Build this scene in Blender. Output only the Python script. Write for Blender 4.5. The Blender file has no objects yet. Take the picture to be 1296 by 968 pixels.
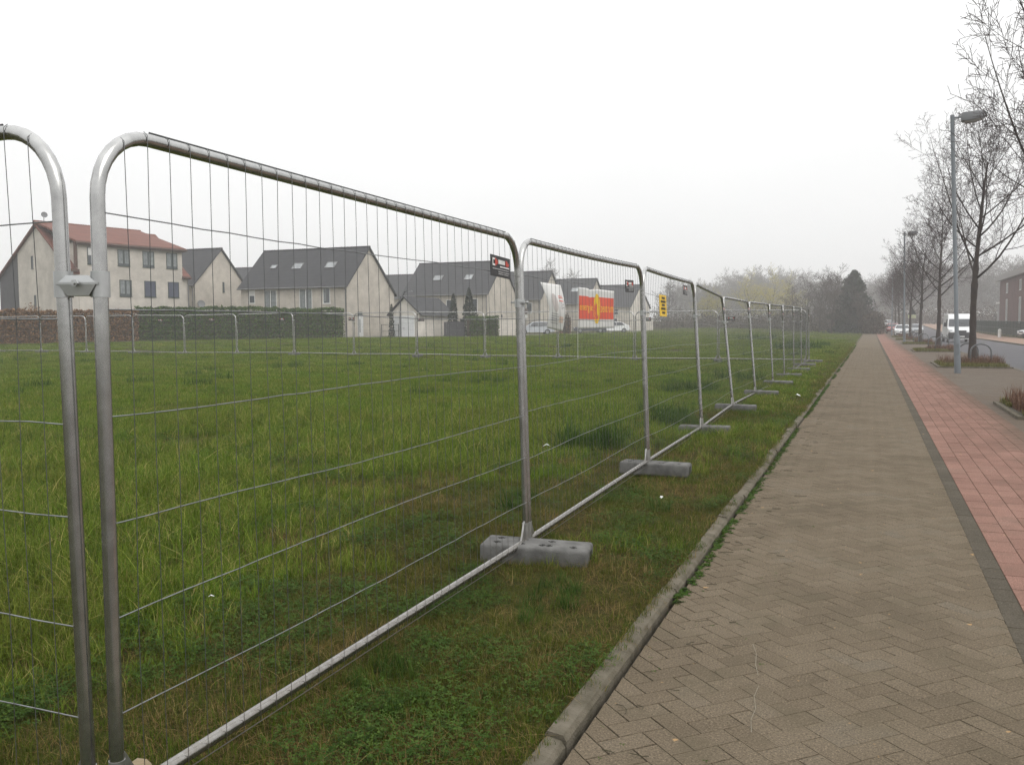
import bpy, math, random
import numpy as np
from mathutils import Matrix, Vector, Euler

SC = bpy.context.scene
COL = SC.collection
rng = np.random.RandomState(7)
R_ = math.radians


def smooth(t):
    t = np.clip(t, 0, 1)
    return t * t * (3 - 2 * t)


def zt(x, y):
    """height of the terrain"""
    x = np.asarray(x, float); y = np.asarray(y, float)
    return .5 * smooth((y - 25) / 42) * smooth((-x - 3) / 25) + 2.2 * smooth((y - 110) / 180)


def vnoise(x, y, seed=0):
    """smooth value noise on numpy arrays, 0..1"""
    x = np.asarray(x, float); y = np.asarray(y, float)
    xi = np.floor(x).astype(np.int64); yi = np.floor(y).astype(np.int64)
    fx = x - xi; fy = y - yi
    fx = fx * fx * (3 - 2 * fx); fy = fy * fy * (3 - 2 * fy)

    def h(a, b):
        n = (a * 374761393 + b * 668265263 + seed * 974711) & 0x7fffffff
        n = ((n ^ (n >> 13)) * 1274126177) & 0x7fffffff
        return ((n ^ (n >> 16)) & 0xffff) / 65535.
    return (h(xi, yi) * (1 - fx) + h(xi + 1, yi) * fx) * (1 - fy) + (h(xi, yi + 1) * (1 - fx) + h(xi + 1, yi + 1) * fx) * fy


# ------------------------------------------------------------------ objects
def tag(o, label=None, cat=None, group=None, kind=None):
    if label: o['label'] = label
    if cat: o['category'] = cat
    if group: o['group'] = group
    if kind: o['kind'] = kind
    return o


def empty(name, loc=(0, 0, 0), rz=0., label=None, cat=None, group=None):
    o = bpy.data.objects.new(name, None)
    o.empty_display_size = .2
    COL.objects.link(o)
    o.location = loc
    o.rotation_euler = (0, 0, rz)
    return tag(o, label, cat, group)


def copy_tree(o, parent=None):
    c = o.copy()
    COL.objects.link(c)
    c.parent = parent
    for ch in list(o.children):
        copy_tree(ch, c)
    return c


class MB:
    def __init__(s):
        s.v = []; s.f = []; s.m = []; s.r = []; s.n = 0

    def add(s, v, f, mat=0, rnd=None):
        v = [tuple(map(float, p)) for p in v]
        b = s.n
        s.v += v; s.n += len(v)
        rnd = random.random() if rnd is None else rnd
        for q in f:
            s.f.append(tuple(i + b for i in q)); s.m.append(mat); s.r.append(rnd)

    def box(s, c, d, rz=0., mat=0, rnd=None, top=1.):
        x, y, z = d[0] / 2, d[1] / 2, d[2] / 2
        P = []
        for sz in (-1, 1):
            k = top if sz > 0 else 1.
            for sx, sy in ((-1, -1), (1, -1), (1, 1), (-1, 1)):
                a, b_ = sx * x * k, sy * y * k
                P.append((c[0] + a * math.cos(rz) - b_ * math.sin(rz), c[1] + a * math.sin(rz) + b_ * math.cos(rz), c[2] + sz * z))
        s.add(P, [(0, 3, 2, 1), (4, 5, 6, 7), (0, 1, 5, 4), (1, 2, 6, 5), (2, 3, 7, 6), (3, 0, 4, 7)], mat, rnd)

    def quad(s, a, b, c, d, mat=0, rnd=None):
        s.add([a, b, c, d], [(0, 1, 2, 3)], mat, rnd)

    def prism(s, poly, vec, mat=0, rnd=None):
        """polygon (3-D points) pushed along vec"""
        n = len(poly)
        P = [tuple(p) for p in poly] + [tuple(np.add(p, vec)) for p in poly]
        F = [tuple(range(n - 1, -1, -1)), tuple(range(n, 2 * n))]
        for i in range(n):
            j = (i + 1) % n
            F.append((i, j, n + j, n + i))
        s.add(P, F, mat, rnd)

    def tube(s, pts, r, n=8, cap=True, mat=0, rnd=None, closed=False):
        P = np.asarray(pts, float); k = len(P)
        rr = np.full(k, r, float) if np.isscalar(r) else np.asarray(r, float)
        T = np.zeros_like(P)
        T[1:-1] = P[2:] - P[:-2]; T[0] = P[1] - P[0]; T[-1] = P[-1] - P[-2]
        if closed:
            T[0] = T[-1] = P[1] - P[-1]
        T /= np.maximum(np.linalg.norm(T, axis=1), 1e-9)[:, None]
        a = np.array([0, 0, 1.]) if abs(T[0][2]) < .9 else np.array([1., 0, 0])
        u = np.cross(T[0], a); u /= np.linalg.norm(u)
        V = []; ang = np.arange(n) * 2 * math.pi / n
        for i in range(k):
            u = u - T[i] * u.dot(T[i]); u /= max(np.linalg.norm(u), 1e-9)
            w = np.cross(T[i], u)
            V.append(P[i] + rr[i] * (np.cos(ang)[:, None] * u + np.sin(ang)[:, None] * w))
        V = np.concatenate(V)
        F = []
        for i in range(k - 1 if not closed else k):
            j = (i + 1) % k
            for q in range(n):
                q2 = (q + 1) % n
                F.append((i * n + q, i * n + q2, j * n + q2, j * n + q))
        if cap and not closed:
            F.append(tuple(range(n - 1, -1, -1))); F.append(tuple((k - 1) * n + q for q in range(n)))
        s.add(V, F, mat, rnd)

    def lathe(s, prof, n=16, c=(0, 0, 0), mat=0, rnd=None):
        V = []; F = []
        for r, z in prof:
            for q in range(n):
                a = q * 2 * math.pi / n
                V.append((c[0] + r * math.cos(a), c[1] + r * math.sin(a), c[2] + z))
        for i in range(len(prof) - 1):
            for q in range(n):
                q2 = (q + 1) % n
                F.append((i * n + q, i * n + q2, (i + 1) * n + q2, (i + 1) * n + q))
        F.append(tuple(range(n - 1, -1, -1))); F.append(tuple((len(prof) - 1) * n + q for q in range(n)))
        s.add(V, F, mat, rnd)

    def mesh(s, name, mats, smooth=False):
        me = bpy.data.meshes.new(name)
        me.from_pydata(s.v, [], s.f)
        if not isinstance(mats, (list, tuple)): mats = [mats]
        for m in mats: me.materials.append(m)
        me.polygons.foreach_set('material_index', np.array(s.m, dtype=np.int32))
        if smooth: me.polygons.foreach_set('use_smooth', np.ones(len(s.f), dtype=bool))
        at = me.attributes.new('rnd', 'FLOAT', 'FACE')
        at.data.foreach_set('value', np.array(s.r, dtype=np.float32))
        me.update()
        return me

    def build(s, name, mats, parent=None, smooth=False, loc=None, rz=0.):
        o = bpy.data.objects.new(name, s.mesh(name, mats, smooth))
        COL.objects.link(o)
        if parent: o.parent = parent
        if loc is not None: o.location = loc
        if rz: o.rotation_euler = (0, 0, rz)
        return o


def auto_smooth(o, deg=40):
    me = o.data
    me.polygons.foreach_set('use_smooth', np.ones(len(me.polygons), dtype=bool))
    try:
        me.set_sharp_from_angle(angle=R_(deg))
    except Exception:
        pass


def apply_mods(o):
    dg = bpy.context.evaluated_depsgraph_get()
    me = bpy.data.meshes.new_from_object(o.evaluated_get(dg))
    o.modifiers.clear()
    o.data = me
    return o


def bevel(o, w=.01, seg=2, ang=40):
    m = o.modifiers.new('bevel', 'BEVEL')
    m.width = w; m.segments = seg; m.limit_method = 'ANGLE'; m.angle_limit = R_(ang)
    apply_mods(o)
    auto_smooth(o, 50)
    return o


def text_mesh(txt, size, mat, name, ext=.002, align='CENTER', sx=1.):
    cu = bpy.data.curves.new('txt', 'FONT')
    cu.body = txt; cu.size = size; cu.extrude = ext; cu.align_x = align; cu.align_y = 'CENTER'
    cu.resolution_u = 3
    t = bpy.data.objects.new('txt', cu)
    COL.objects.link(t)
    dg = bpy.context.evaluated_depsgraph_get()
    me = bpy.data.meshes.new_from_object(t.evaluated_get(dg))
    bpy.data.objects.remove(t)
    bpy.data.curves.remove(cu)
    me.name = name
    me.materials.clear(); me.materials.append(mat)
    for v in me.vertices: v.co.x *= sx
    o = bpy.data.objects.new(name, me)
    COL.objects.link(o)
    return o


# ---------------------------------------------------------------- materials
def newmat(name):
    m = bpy.data.materials.new(name)
    m.use_nodes = True
    nt = m.node_tree
    b = nt.nodes['Principled BSDF']
    return m, nt, b


def N(nt, t, **kw):
    n = nt.nodes.new(t)
    for k, v in kw.items():
        if k in n.inputs: n.inputs[k].default_value = v
        else: setattr(n, k, v)
    return n


def ramp(nt, stops, interp='LINEAR'):
    r = nt.nodes.new('ShaderNodeValToRGB')
    r.color_ramp.interpolation = interp
    e = r.color_ramp.elements
    while len(e) < len(stops): e.new(.5)
    for i, (p, c) in enumerate(stops):
        e[i].position = p
        e[i].color = (c[0], c[1], c[2], 1) if not np.isscalar(c) else (c, c, c, 1)
    return r


def mix(nt, fac, a, b, mode='MIX'):
    m = nt.nodes.new('ShaderNodeMix'); m.data_type = 'RGBA'; m.blend_type = mode
    L = nt.links
    for sock, v in ((m.inputs[0], fac), (m.inputs[6], a), (m.inputs[7], b)):
        if hasattr(v, 'is_output'): L.new(v, sock)
        elif sock == m.inputs[0]: sock.default_value = v
        else: sock.default_value = (*v, 1)
    return m.outputs[2]


def coords(nt, kind='Object', scale=(1, 1, 1)):
    tc = nt.nodes.new('ShaderNodeTexCoord')
    mp = nt.nodes.new('ShaderNodeMapping')
    mp.inputs['Scale'].default_value = scale
    nt.links.new(tc.outputs[kind], mp.inputs[0])
    return mp.outputs[0]


def noise(nt, co, scale, detail=4, rough=.55):
    n = nt.nodes.new('ShaderNodeTexNoise')
    n.inputs['Scale'].default_value = scale; n.inputs['Detail'].default_value = detail
    n.inputs['Roughness'].default_value = rough
    nt.links.new(co, n.inputs['Vector'])
    return n.outputs['Fac']


def simple(name, c1, c2=None, rough=.7, metal=0., scale=4., bump=0., bscale=60., spec=None, detail=5, coat=0.):
    """colour drifting between c1 and c2 with noise, optional fine bump"""
    m, nt, b = newmat(name)
    co = coords(nt)
    if c2 is None: c2 = tuple(x * .8 for x in c1)
    r = ramp(nt, [(.32, c1), (.68, c2)])
    nt.links.new(noise(nt, co, scale, detail), r.inputs[0])
    nt.links.new(r.outputs[0], b.inputs['Base Color'])
    b.inputs['Roughness'].default_value = rough
    b.inputs['Metallic'].default_value = metal
    if spec is not None: b.inputs['Specular IOR Level'].default_value = spec
    if coat: b.inputs['Coat Weight'].default_value = coat
    if bump:
        bp = N(nt, 'ShaderNodeBump', Strength=bump, Distance=.01)
        nt.links.new(noise(nt, co, bscale, 4), bp.inputs['Height'])
        nt.links.new(bp.outputs[0], b.inputs['Normal'])
    return m


def rndmat(name, stops, rough=.8, scale=3., amount=.5, fine=0., bump=0., attr=True, trans=0.):
    """colour from the per-face attribute 'rnd', drifting with noise"""
    m, nt, b = newmat(name)
    co = coords(nt)
    at = nt.nodes.new('ShaderNodeAttribute'); at.attribute_name = 'rnd'
    mt = N(nt, 'ShaderNodeMath', operation='MULTIPLY_ADD')
    nt.links.new(noise(nt, co, scale, 3), mt.inputs[0]); mt.inputs[1].default_value = amount * 2; mt.inputs[2].default_value = -amount
    ad = N(nt, 'ShaderNodeMath', operation='ADD')
    nt.links.new(at.outputs['Fac'], ad.inputs[0]); nt.links.new(mt.outputs[0], ad.inputs[1])
    r = ramp(nt, stops)
    nt.links.new(ad.outputs[0], r.inputs[0])
    out = r.outputs[0]
    if fine:
        f = ramp(nt, [(.3, 1 - fine), (.7, 1 + fine)])
        nt.links.new(noise(nt, co, 260, 3, .7), f.inputs[0])
        out = mix(nt, 1., out, f.outputs[0], 'MULTIPLY')
    nt.links.new(out, b.inputs['Base Color'])
    b.inputs['Roughness'].default_value = rough
    b.inputs['Specular IOR Level'].default_value = .25
    if bump:
        bp = N(nt, 'ShaderNodeBump', Strength=bump, Distance=.004)
        nt.links.new(noise(nt, co, 220, 3), bp.inputs['Height'])
        nt.links.new(bp.outputs[0], b.inputs['Normal'])
    if trans:
        tr = nt.nodes.new('ShaderNodeBsdfTranslucent')
        nt.links.new(out, tr.inputs[0])
        ms = N(nt, 'ShaderNodeMixShader', Fac=trans)
        nt.links.new(b.outputs[0], ms.inputs[1]); nt.links.new(tr.outputs[0], ms.inputs[2])
        nt.links.new(ms.outputs[0], nt.nodes['Material Output'].inputs[0])
    return m


M = {}
# galvanised steel: mottled, fairly glossy
def galv(name, c1, c2, r0, r1, metal=.85):
    m, nt, b = newmat(name)
    co = coords(nt)
    r = ramp(nt, [(.25, c1), (.75, c2)])
    nt.links.new(noise(nt, co, 16, 5, .6), r.inputs[0])
    # mud splashed on the lowest part
    sx = nt.nodes.new('ShaderNodeSeparateXYZ'); nt.links.new(co, sx.inputs[0])
    h = N(nt, 'ShaderNodeMath', operation='MULTIPLY_ADD'); nt.links.new(noise(nt, co, 30, 5, .7), h.inputs[0]); h.inputs[1].default_value = -.5; nt.links.new(sx.outputs[2], h.inputs[2])
    k = N(nt, 'ShaderNodeMapRange'); nt.links.new(h.outputs[0], k.inputs[0]); k.inputs[1].default_value = -.12; k.inputs[2].default_value = .22; k.inputs[3].default_value = .55; k.inputs[4].default_value = 0
    nt.links.new(mix(nt, k.outputs[0], r.outputs[0], (.14, .11, .075)), b.inputs['Base Color'])
    rr = ramp(nt, [(.25, r0), (.75, r1)])
    nt.links.new(noise(nt, co, 9, 3), rr.inputs[0])
    nt.links.new(rr.outputs[0], b.inputs['Roughness'])
    b.inputs['Metallic'].default_value = metal
    return m
M['galv'] = galv('galvanised_steel', (.36, .36, .355), (.50, .50, .49), .16, .30, .93)
M['wire'] = galv('wire_steel', (.20, .205, .21), (.32, .33, .335), .38, .5, .9)
M['shaded_wire'] = galv('shaded_wire_steel', (.10, .105, .105), (.16, .165, .165), .45, .6, .8)  # same wire steel, the uprights' duller reflection put into a darker colour
M['plate'] = galv('plate_steel', (.42, .43, .43), (.52, .53, .53), .34, .48)
M['pole'] = simple('lamp_pole_grey', (.165, .185, .20), (.135, .15, .165), .5, .3, 2, .05)
M['concrete'] = simple('concrete', (.175, .172, .165), (.085, .084, .080), .9, 0, 9, .5, 120, .2, 8)
M['hole'] = simple('hole_dark', (.02, .02, .02), None, .95)
M['black'] = simple('black_plastic', (.012, .012, .013), None, .45, 0, 5)
M['white'] = simple('white_print', (.78, .78, .76), (.72, .72, .70), .5)
M['red'] = simple('red_print', (.62, .06, .04), (.55, .05, .035), .5)
M['yellow'] = simple('yellow_print', (.78, .50, .02), (.72, .46, .02), .5)
# ------------------------------------------------------------------ world
w = bpy.data.worlds.new('World'); SC.world = w
w.use_nodes = True
nt = w.node_tree
bg = nt.nodes['Background']
sky = nt.nodes.new('ShaderNodeTexSky')
sky.sky_type = 'NISHITA'; sky.sun_disc = False
SUN_EL, SUN_AZ = R_(48), R_(115)
sky.sun_elevation = SUN_EL; sky.sun_rotation = SUN_AZ
sky.air_density = 1.; sky.dust_density = 6.; sky.ozone_density = 1.
hs = N(nt, 'ShaderNodeHueSaturation', Saturation=.12)
nt.links.new(sky.outputs[0], hs.inputs['Color'])
# overcast layer: brighter towards the zenith, soft cloud mottling
tc = nt.nodes.new('ShaderNodeTexCoord')
sp = nt.nodes.new('ShaderNodeSeparateXYZ'); nt.links.new(tc.outputs['Generated'], sp.inputs[0])
mr = N(nt, 'ShaderNodeMapRange'); nt.links.new(sp.outputs['Z'], mr.inputs[0])
mr.inputs[1].default_value = 0; mr.inputs[2].default_value = 1
mr.inputs[3].default_value = 10.2; mr.inputs[4].default_value = 19.
cn = noise(nt, tc.outputs['Generated'], 2.2, 4)
cm = N(nt, 'ShaderNodeMapRange'); nt.links.new(cn, cm.inputs[0]); cm.inputs[3].default_value = .93; cm.inputs[4].default_value = 1.07
mu = N(nt, 'ShaderNodeMath', operation='MULTIPLY'); nt.links.new(mr.outputs[0], mu.inputs[0]); nt.links.new(cm.outputs[0], mu.inputs[1])
vm = N(nt, 'ShaderNodeVectorMath', operation='SCALE'); vm.inputs[0].default_value = (.995, 1.0, 1.0)
nt.links.new(mu.outputs[0], vm.inputs['Scale'])
nt.links.new(mix(nt, .88, hs.outputs[0], vm.outputs[0]), bg.inputs[0])
bg.inputs[1].default_value = .1

sd = bpy.data.lights.new('sun', 'SUN'); sd.energy = 1.0; sd.angle = R_(40); sd.color = (1, .96, .9)
so = bpy.data.objects.new('sun', sd); COL.objects.link(so)
so.rotation_euler = (R_(90) - SUN_EL, 0, math.pi - SUN_AZ)   # light comes from the sky's sun
so['kind'] = 'helper'

# haze
hz = MB(); hz.box((0, 0, 12.6), (1000, 1000, 28.0))
hm = bpy.data.materials.new('haze'); hm.use_nodes = True
hn = hm.node_tree; hn.nodes.remove(hn.nodes['Principled BSDF'])
pv = hn.nodes.new('ShaderNodeVolumePrincipled')
pv.inputs['Color'].default_value = (.96, .95, .955, 1); pv.inputs['Density'].default_value = .0015
pv.inputs['Anisotropy'].default_value = .2
hn.links.new(pv.outputs[0], hn.nodes['Material Output'].inputs['Volume'])
tag(hz.build('haze', hm), kind='stuff')

# ------------------------------------------------------------------ ground
def sheet(name, xs, ys, zf, mat, kind='structure'):
    b = MB()
    X, Y = np.meshgrid(xs, ys)
    Z = zf(X, Y)
    n = len(xs)
    V = np.stack([X, Y, Z], -1).reshape(-1, 3)
    F = [(j * n + i, j * n + i + 1, (j + 1) * n + i + 1, (j + 1) * n + i) for j in range(len(ys) - 1) for i in range(n - 1)]
    b.add(V, F)
    o = b.build(name, mat, smooth=True)
    return tag(o, kind=kind)


def ground_mat():
    m, nt, b = newmat('meadow_soil')
    co = coords(nt)
    r1 = ramp(nt, [(.30, (.070, .045, .018)), (.45, (.058, .056, .014)), (.62, (.050, .070, .012)), (.8, (.085, .098, .020))])
    nt.links.new(noise(nt, co, .9, 8, .68), r1.inputs[0])
    r2 = ramp(nt, [(.35, (.35, .32, .28)), (.65, (1.25, 1.25, 1.15))])
    nt.links.new(noise(nt, co, 34, 8, .8), r2.inputs[0])
    c = mix(nt, .9, r1.outputs[0], r2.outputs[0], 'MULTIPLY')
    r3 = ramp(nt, [(.40, (.42, .40, .38)), (.60, (1.5, 1.4, 1.2))])
    nt.links.new(noise(nt, co, 150, 5, .8), r3.inputs[0])
    c = mix(nt, .85, c, r3.outputs[0], 'MULTIPLY')
    nt.links.new(c, b.inputs['Base Color'])
    b.inputs['Roughness'].default_value = .95; b.inputs['Specular IOR Level'].default_value = .1
    bp = N(nt, 'ShaderNodeBump', Strength=.8, Distance=.05)
    nt.links.new(noise(nt, co, 30, 6, .7), bp.inputs['Height']); nt.links.new(bp.outputs[0], b.inputs['Normal'])
    return m
M['soil'] = ground_mat()
XL = -1.10      # where the grass meets the kerb
xs = np.concatenate([np.linspace(-480, -90, 14), np.linspace(-85, -10, 26), np.linspace(-9, -1.4, 40), [XL, -1.06, 4, 10, 14.25, 14.3, 30, 60, 120, 240, 480]])
ys = np.concatenate([np.linspace(-480, -10, 12), np.linspace(-5, 40, 180), np.linspace(42, 130, 45), np.linspace(135, 300, 34), np.linspace(320, 480, 6)])
def gz(X, Y):
    base = zt(X, Y)
    bump = (vnoise(X * 1.3, Y * 1.3, 3) - .5) * .05 + (vnoise(X * .35, Y * .35, 5) - .5) * .07
    bump = bump * np.clip((-X - 1.1) / .5, 0, 1) * (np.abs(X) < 60)
    return base + np.where(X < -1.09, .025 + bump, np.where(X > 14.27, .03, -.10))
sheet('ground', xs, ys, gz, M['soil'])

def ysplit(a, b, step=4.): return np.linspace(a, b, max(2, int((b - a) / step) + 1))

# ---- paths made of real pavers
def paver_mat(name, stops, stain, edge=None):
    m, nt, b = newmat(name)
    co = coords(nt)
    at = nt.nodes.new('ShaderNodeAttribute'); at.attribute_name = 'rnd'
    mt = N(nt, 'ShaderNodeMath', operation='MULTIPLY_ADD'); nt.links.new(noise(nt, co, 1.1, 5, .6), mt.inputs[0])
    mt.inputs[1].default_value = 1.5; mt.inputs[2].default_value = -.75
    sc = N(nt, 'ShaderNodeMath', operation='MULTIPLY_ADD'); nt.links.new(at.outputs['Fac'], sc.inputs[0]); sc.inputs[1].default_value = .32; sc.inputs[2].default_value = .34
    ad = N(nt, 'ShaderNodeMath', operation='ADD'); nt.links.new(sc.outputs[0], ad.inputs[0]); nt.links.new(mt.outputs[0], ad.inputs[1])
    r = ramp(nt, stops); nt.links.new(ad.outputs[0], r.inputs[0])
    # grit: light and dark specks
    g = ramp(nt, [(.32, .22), (.45, .80), (.58, 1.08), (.70, 2.3)])
    nt.links.new(noise(nt, co, 120, 5, .8), g.inputs[0])
    c = mix(nt, 1., r.outputs[0], g.outputs[0], 'MULTIPLY')
    # moss / dirt patches
    s = ramp(nt, [(.50, 0.), (.72, .75)]); nt.links.new(noise(nt, co, 2.6, 7, .7), s.inputs[0])
    c = mix(nt, s.outputs[0], c, stain)
    # pale and rusty flecks
    f = ramp(nt, [(.735, 0.), (.76, 1.)]); nt.links.new(noise(nt, co, 13, 2, .5), f.inputs[0])
    c = mix(nt, f.outputs[0], c, (.34, .22, .11))
    if edge:      # soil washed in along the right-hand side
        sx = nt.nodes.new('ShaderNodeSeparateXYZ'); nt.links.new(co, sx.inputs[0])
        n2 = N(nt, 'ShaderNodeMath', operation='MULTIPLY_ADD'); nt.links.new(noise(nt, co, .9, 7, .7), n2.inputs[0]); n2.inputs[1].default_value = 1.5; nt.links.new(sx.outputs[0], n2.inputs[2])
        k = N(nt, 'ShaderNodeMapRange'); k.interpolation_type = 'SMOOTHSTEP'; nt.links.new(n2.outputs[0], k.inputs[0])
        k.inputs[1].default_value = 2.15; k.inputs[2].default_value = 2.95; k.inputs[3].default_value = 0; k.inputs[4].default_value = .82
        c = mix(nt, k.outputs[0], c, edge)
    nt.links.new(c, b.inputs['Base Color'])
    b.inputs['Roughness'].default_value = .92; b.inputs['Specular IOR Level'].default_value = .10
    bp = N(nt, 'ShaderNodeBump', Strength=.5, Distance=.004)
    nt.links.new(noise(nt, co, 170, 4, .7), bp.inputs['Height']); nt.links.new(bp.outputs[0], b.inputs['Normal'])
    return m
M['paver'] = paver_mat('brown_paver', [(.1, (.108, .086, .059)), (.4, (.135, .107, .074)), (.65, (.156, .125, .088)), (.9, (.143, .121, .091))], (.098, .082, .054))
M['gutterp'] = paver_mat('grey_paver', [(.1, (.070, .060, .045)), (.5, (.088, .076, .058)), (.9, (.11, .095, .073))], (.068, .058, .040))
M['redp'] = paver_mat('red_paver', [(.1, (.175, .098, .076)), (.4, (.222, .126, .099)), (.7, (.265, .152, .120)), (.95, (.245, .162, .134))], (.150, .095, .072), (.092, .070, .050))
M['bedding'] = simple('joint_sand', (.072, .060, .040), (.030, .028, .016), .95, 0, 2.5, .3, 90)
M['scratch'] = simple('pale_scratch', (.21, .185, .14), (.16, .14, .10), .9, 0, 30)
M['kerbstone'] = simple('kerb_concrete', (.165, .145, .112), (.085, .075, .052), .92, 0, 9, .8, 90, .15, 9)

def clip_poly(P, x0, x1):
    for sgn, lim in ((1, x0), (-1, -x1)):
        out = []
        for i in range(len(P)):
            a, b_ = P[i], P[(i + 1) % len(P)]
            da, db = sgn * a[0] - lim, sgn * b_[0] - lim
            if da >= 0: out.append(a)
            if (da >= 0) != (db >= 0):
                t = da / (da - db); out.append((a[0] + t * (b_[0] - a[0]), a[1] + t * (b_[1] - a[1])))
        P = out
        if len(P) < 3: return []
    return P

def paver(b, poly, mat, gap=.0011, ch=.0014, rnd=None, dz=0.):
    """one paving block: sides, worn chamfer, top"""
    c = np.mean(poly, axis=0)
    hh = (int(abs(c[0] * 9173 + c[1] * 33391) * 100) % 997) / 997.
    gap = gap + .0016 * hh ** 3 + (.0022 * max(0, 1 - (c[0] - PX0) / .5) if mat == 0 and c[0] < .6 else 0)
    dz = dz - .0016 * hh
    def ins(P, d):
        q = []
        for p in P:
            v = np.array(p) - c; l = max(np.linalg.norm(v), 1e-6)
            q.append(c + v * max(0, (l - d * 1.4) / l))
        return q
    a = ins(poly, gap); t = ins(poly, gap + ch)
    n = len(poly)
    tilt = np.random.RandomState(int(abs(c[0] * 7919 + c[1] * 104729) * 10) % 2**31).normal(0, .0045, 2)
    z0 = float(zt(c[0], c[1])) + dz
    V = [(p[0], p[1], z0 - .02) for p in a] + [(p[0], p[1], z0 - .002 + (p - c) @ tilt) for p in a] + [(p[0], p[1], z0 + (p - c) @ tilt) for p in t]
    F = [tuple(range(2 * n, 3 * n))]
    for i in range(n):
        j = (i + 1) % n
        F += [(i, j, n + j, n + i), (n + i, n + j, 2 * n + j, 2 * n + i)]
    b.add(V, F, mat, rnd)

PX0, PX1 = -.986, .68
def herring(b, y0, y1):
    Lp, Wp = .2, .1
    s = math.sqrt(.5)
    # 90-degree herringbone cells rotated by 45 degrees
    ext = y1 - y0 + 4
    n = int(ext / (Wp * s) / 2) + 30
    for i in range(-30, n):
        for d in range(-18, 15):
            j = i - d
            k = (i - j) % 4
            if k == 0: P = [(i, j), (i + 2, j), (i + 2, j + 1), (i, j + 1)]
            elif k == 3: P = [(i, j), (i + 1, j), (i + 1, j + 2), (i, j + 2)]
            else: continue
            cx, cy = (i - j) * s * Wp, (i + j) * s * Wp
            if not (PX0 - .2 < cx < PX1 + .2 and y0 - .1 < cy + y0 < y1): continue
            Q = [((a - b_) * s * Wp, (a + b_) * s * Wp + y0) for a, b_ in P]
            Q = clip_poly(Q, PX0, PX1)
            if len(Q) < 3: continue
            A = np.array(Q); area = .5 * abs(np.dot(A[:, 0], np.roll(A[:, 1], 1)) - np.dot(A[:, 1], np.roll(A[:, 0], 1)))
            if area < .0006: continue
            paver(b, [np.array(q) for q in Q], 0)

def strip(b, x0, x1, y0, y1, mat, dz, step=4.):
    ys_ = ysplit(y0, y1, step)
    for a, c in zip(ys_[:-1], ys_[1:]):
        b.quad((x0, a, float(zt(x0, a)) + dz), (x1, a, float(zt(x1, a)) + dz), (x1, c, float(zt(x1, c)) + dz), (x0, c, float(zt(x0, c)) + dz), mat, .5)

random.seed(5)
b = MB(); herring(b, .6, 62)
strip(b, PX0, PX1, -12, 62, 1, -.007); strip(b, PX0, PX1, 62.05, 330, 0, 0)
sc_pts = [(-.50, 4.32), (-.47, 4.20), (-.455, 4.05), (-.43, 3.93), (-.415, 3.82), (-.42, 3.70), (-.40, 3.58), (-.405, 3.47), (-.39, 3.36)]
for i in range(len(sc_pts) - 1):
    if i in (3,): continue
    (xa, ya), (xb, yb) = sc_pts[i], sc_pts[i + 1]
    w0, w1 = random.uniform(.0008, .0022), random.uniform(.0008, .0022)
    b.quad((xa - w0, ya, .004), (xb - w1, yb, .004), (xb + w1, yb, .004), (xa + w0, ya, .004), 2)
tag(b.build('path', [M['paver'], M['bedding'], M['scratch']]), kind='structure')

b = MB()
y = .5
while y < 90:
    paver(b, [np.array(q) for q in ((PX1, y), (.795, y), (.795, y + .24), (PX1, y + .24))], 0, dz=-.004)
    y += .24
strip(b, PX1, .795, -12, 90, 1, -.011); strip(b, PX1, .795, 90, 330, 0, -.004)
tag(b.build('gutter_strip', [M['gutterp'], M['bedding']]), kind='structure')

b = MB()
cw = (2.05 - .795) / 8
for k in range(8):
    x0 = .795 + k * cw; y = 3 + (k % 2) * .155 + random.uniform(-.02, .02)
    while y < 75:
        l = .31
        paver(b, [np.array(q) for q in ((x0, y), (x0 + cw, y), (x0 + cw, y + l), (x0, y + l))], 0, gap=.0032)
        y += l
strip(b, .795, 2.05, -12, 75, 1, -.008); strip(b, .795, 2.05, 75.3, 330, 0, 0)
tag(b.build('cycle_path', [M['redp'], M['bedding']]), kind='structure')

# kerb of concrete edging stones beside the grass
b = MB(); y = -6.
while y < 200:
    l = 1. if y < 60 else 4.
    dx, dz, dr = random.uniform(-.006, .006), random.uniform(-.008, .006), random.uniform(-.006, .006)
    x0, x1 = -1.098 + dx, -1.010 + dx
    nseg = 24 if y < 14 else (6 if y < 30 else 1)
    V = []; F = []
    for q in range(nseg + 1):
        yy = y + .004 + (l - .008) * q / nseg; zz = float(zt(-1.05, yy)) + dz; dd = dr * (2 * q / nseg - 1)
        e = .0032 if nseg > 1 else 0
        c1, c2, c3 = abs(random.gauss(0, e)), abs(random.gauss(0, e)), random.gauss(0, e * .4)
        V += [(x0 + dd, yy, zz - .12), (x1 + dd, yy, zz - .12), (x1 + dd - c1 * .4, yy, zz + .014 - c1), (x1 + dd - .012 - c1, yy, zz + .033 - c1 * .5 + c3), (x0 + dd + .010 + c2, yy, zz + .039 + c3), (x0 + dd + c2 * .4, yy, zz + .028 - c2)]
    for q in range(nseg):
        for k in range(6): F.append((q * 6 + k, q * 6 + (k + 1) % 6, q * 6 + 6 + (k + 1) % 6, q * 6 + 6 + k))
    F += [(5, 4, 3, 2, 1, 0), tuple(nseg * 6 + k for k in range(6))]
    b.add(V, F)
    y += l
tag(b.build('kerb', M['kerbstone']), kind='structure')

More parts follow.
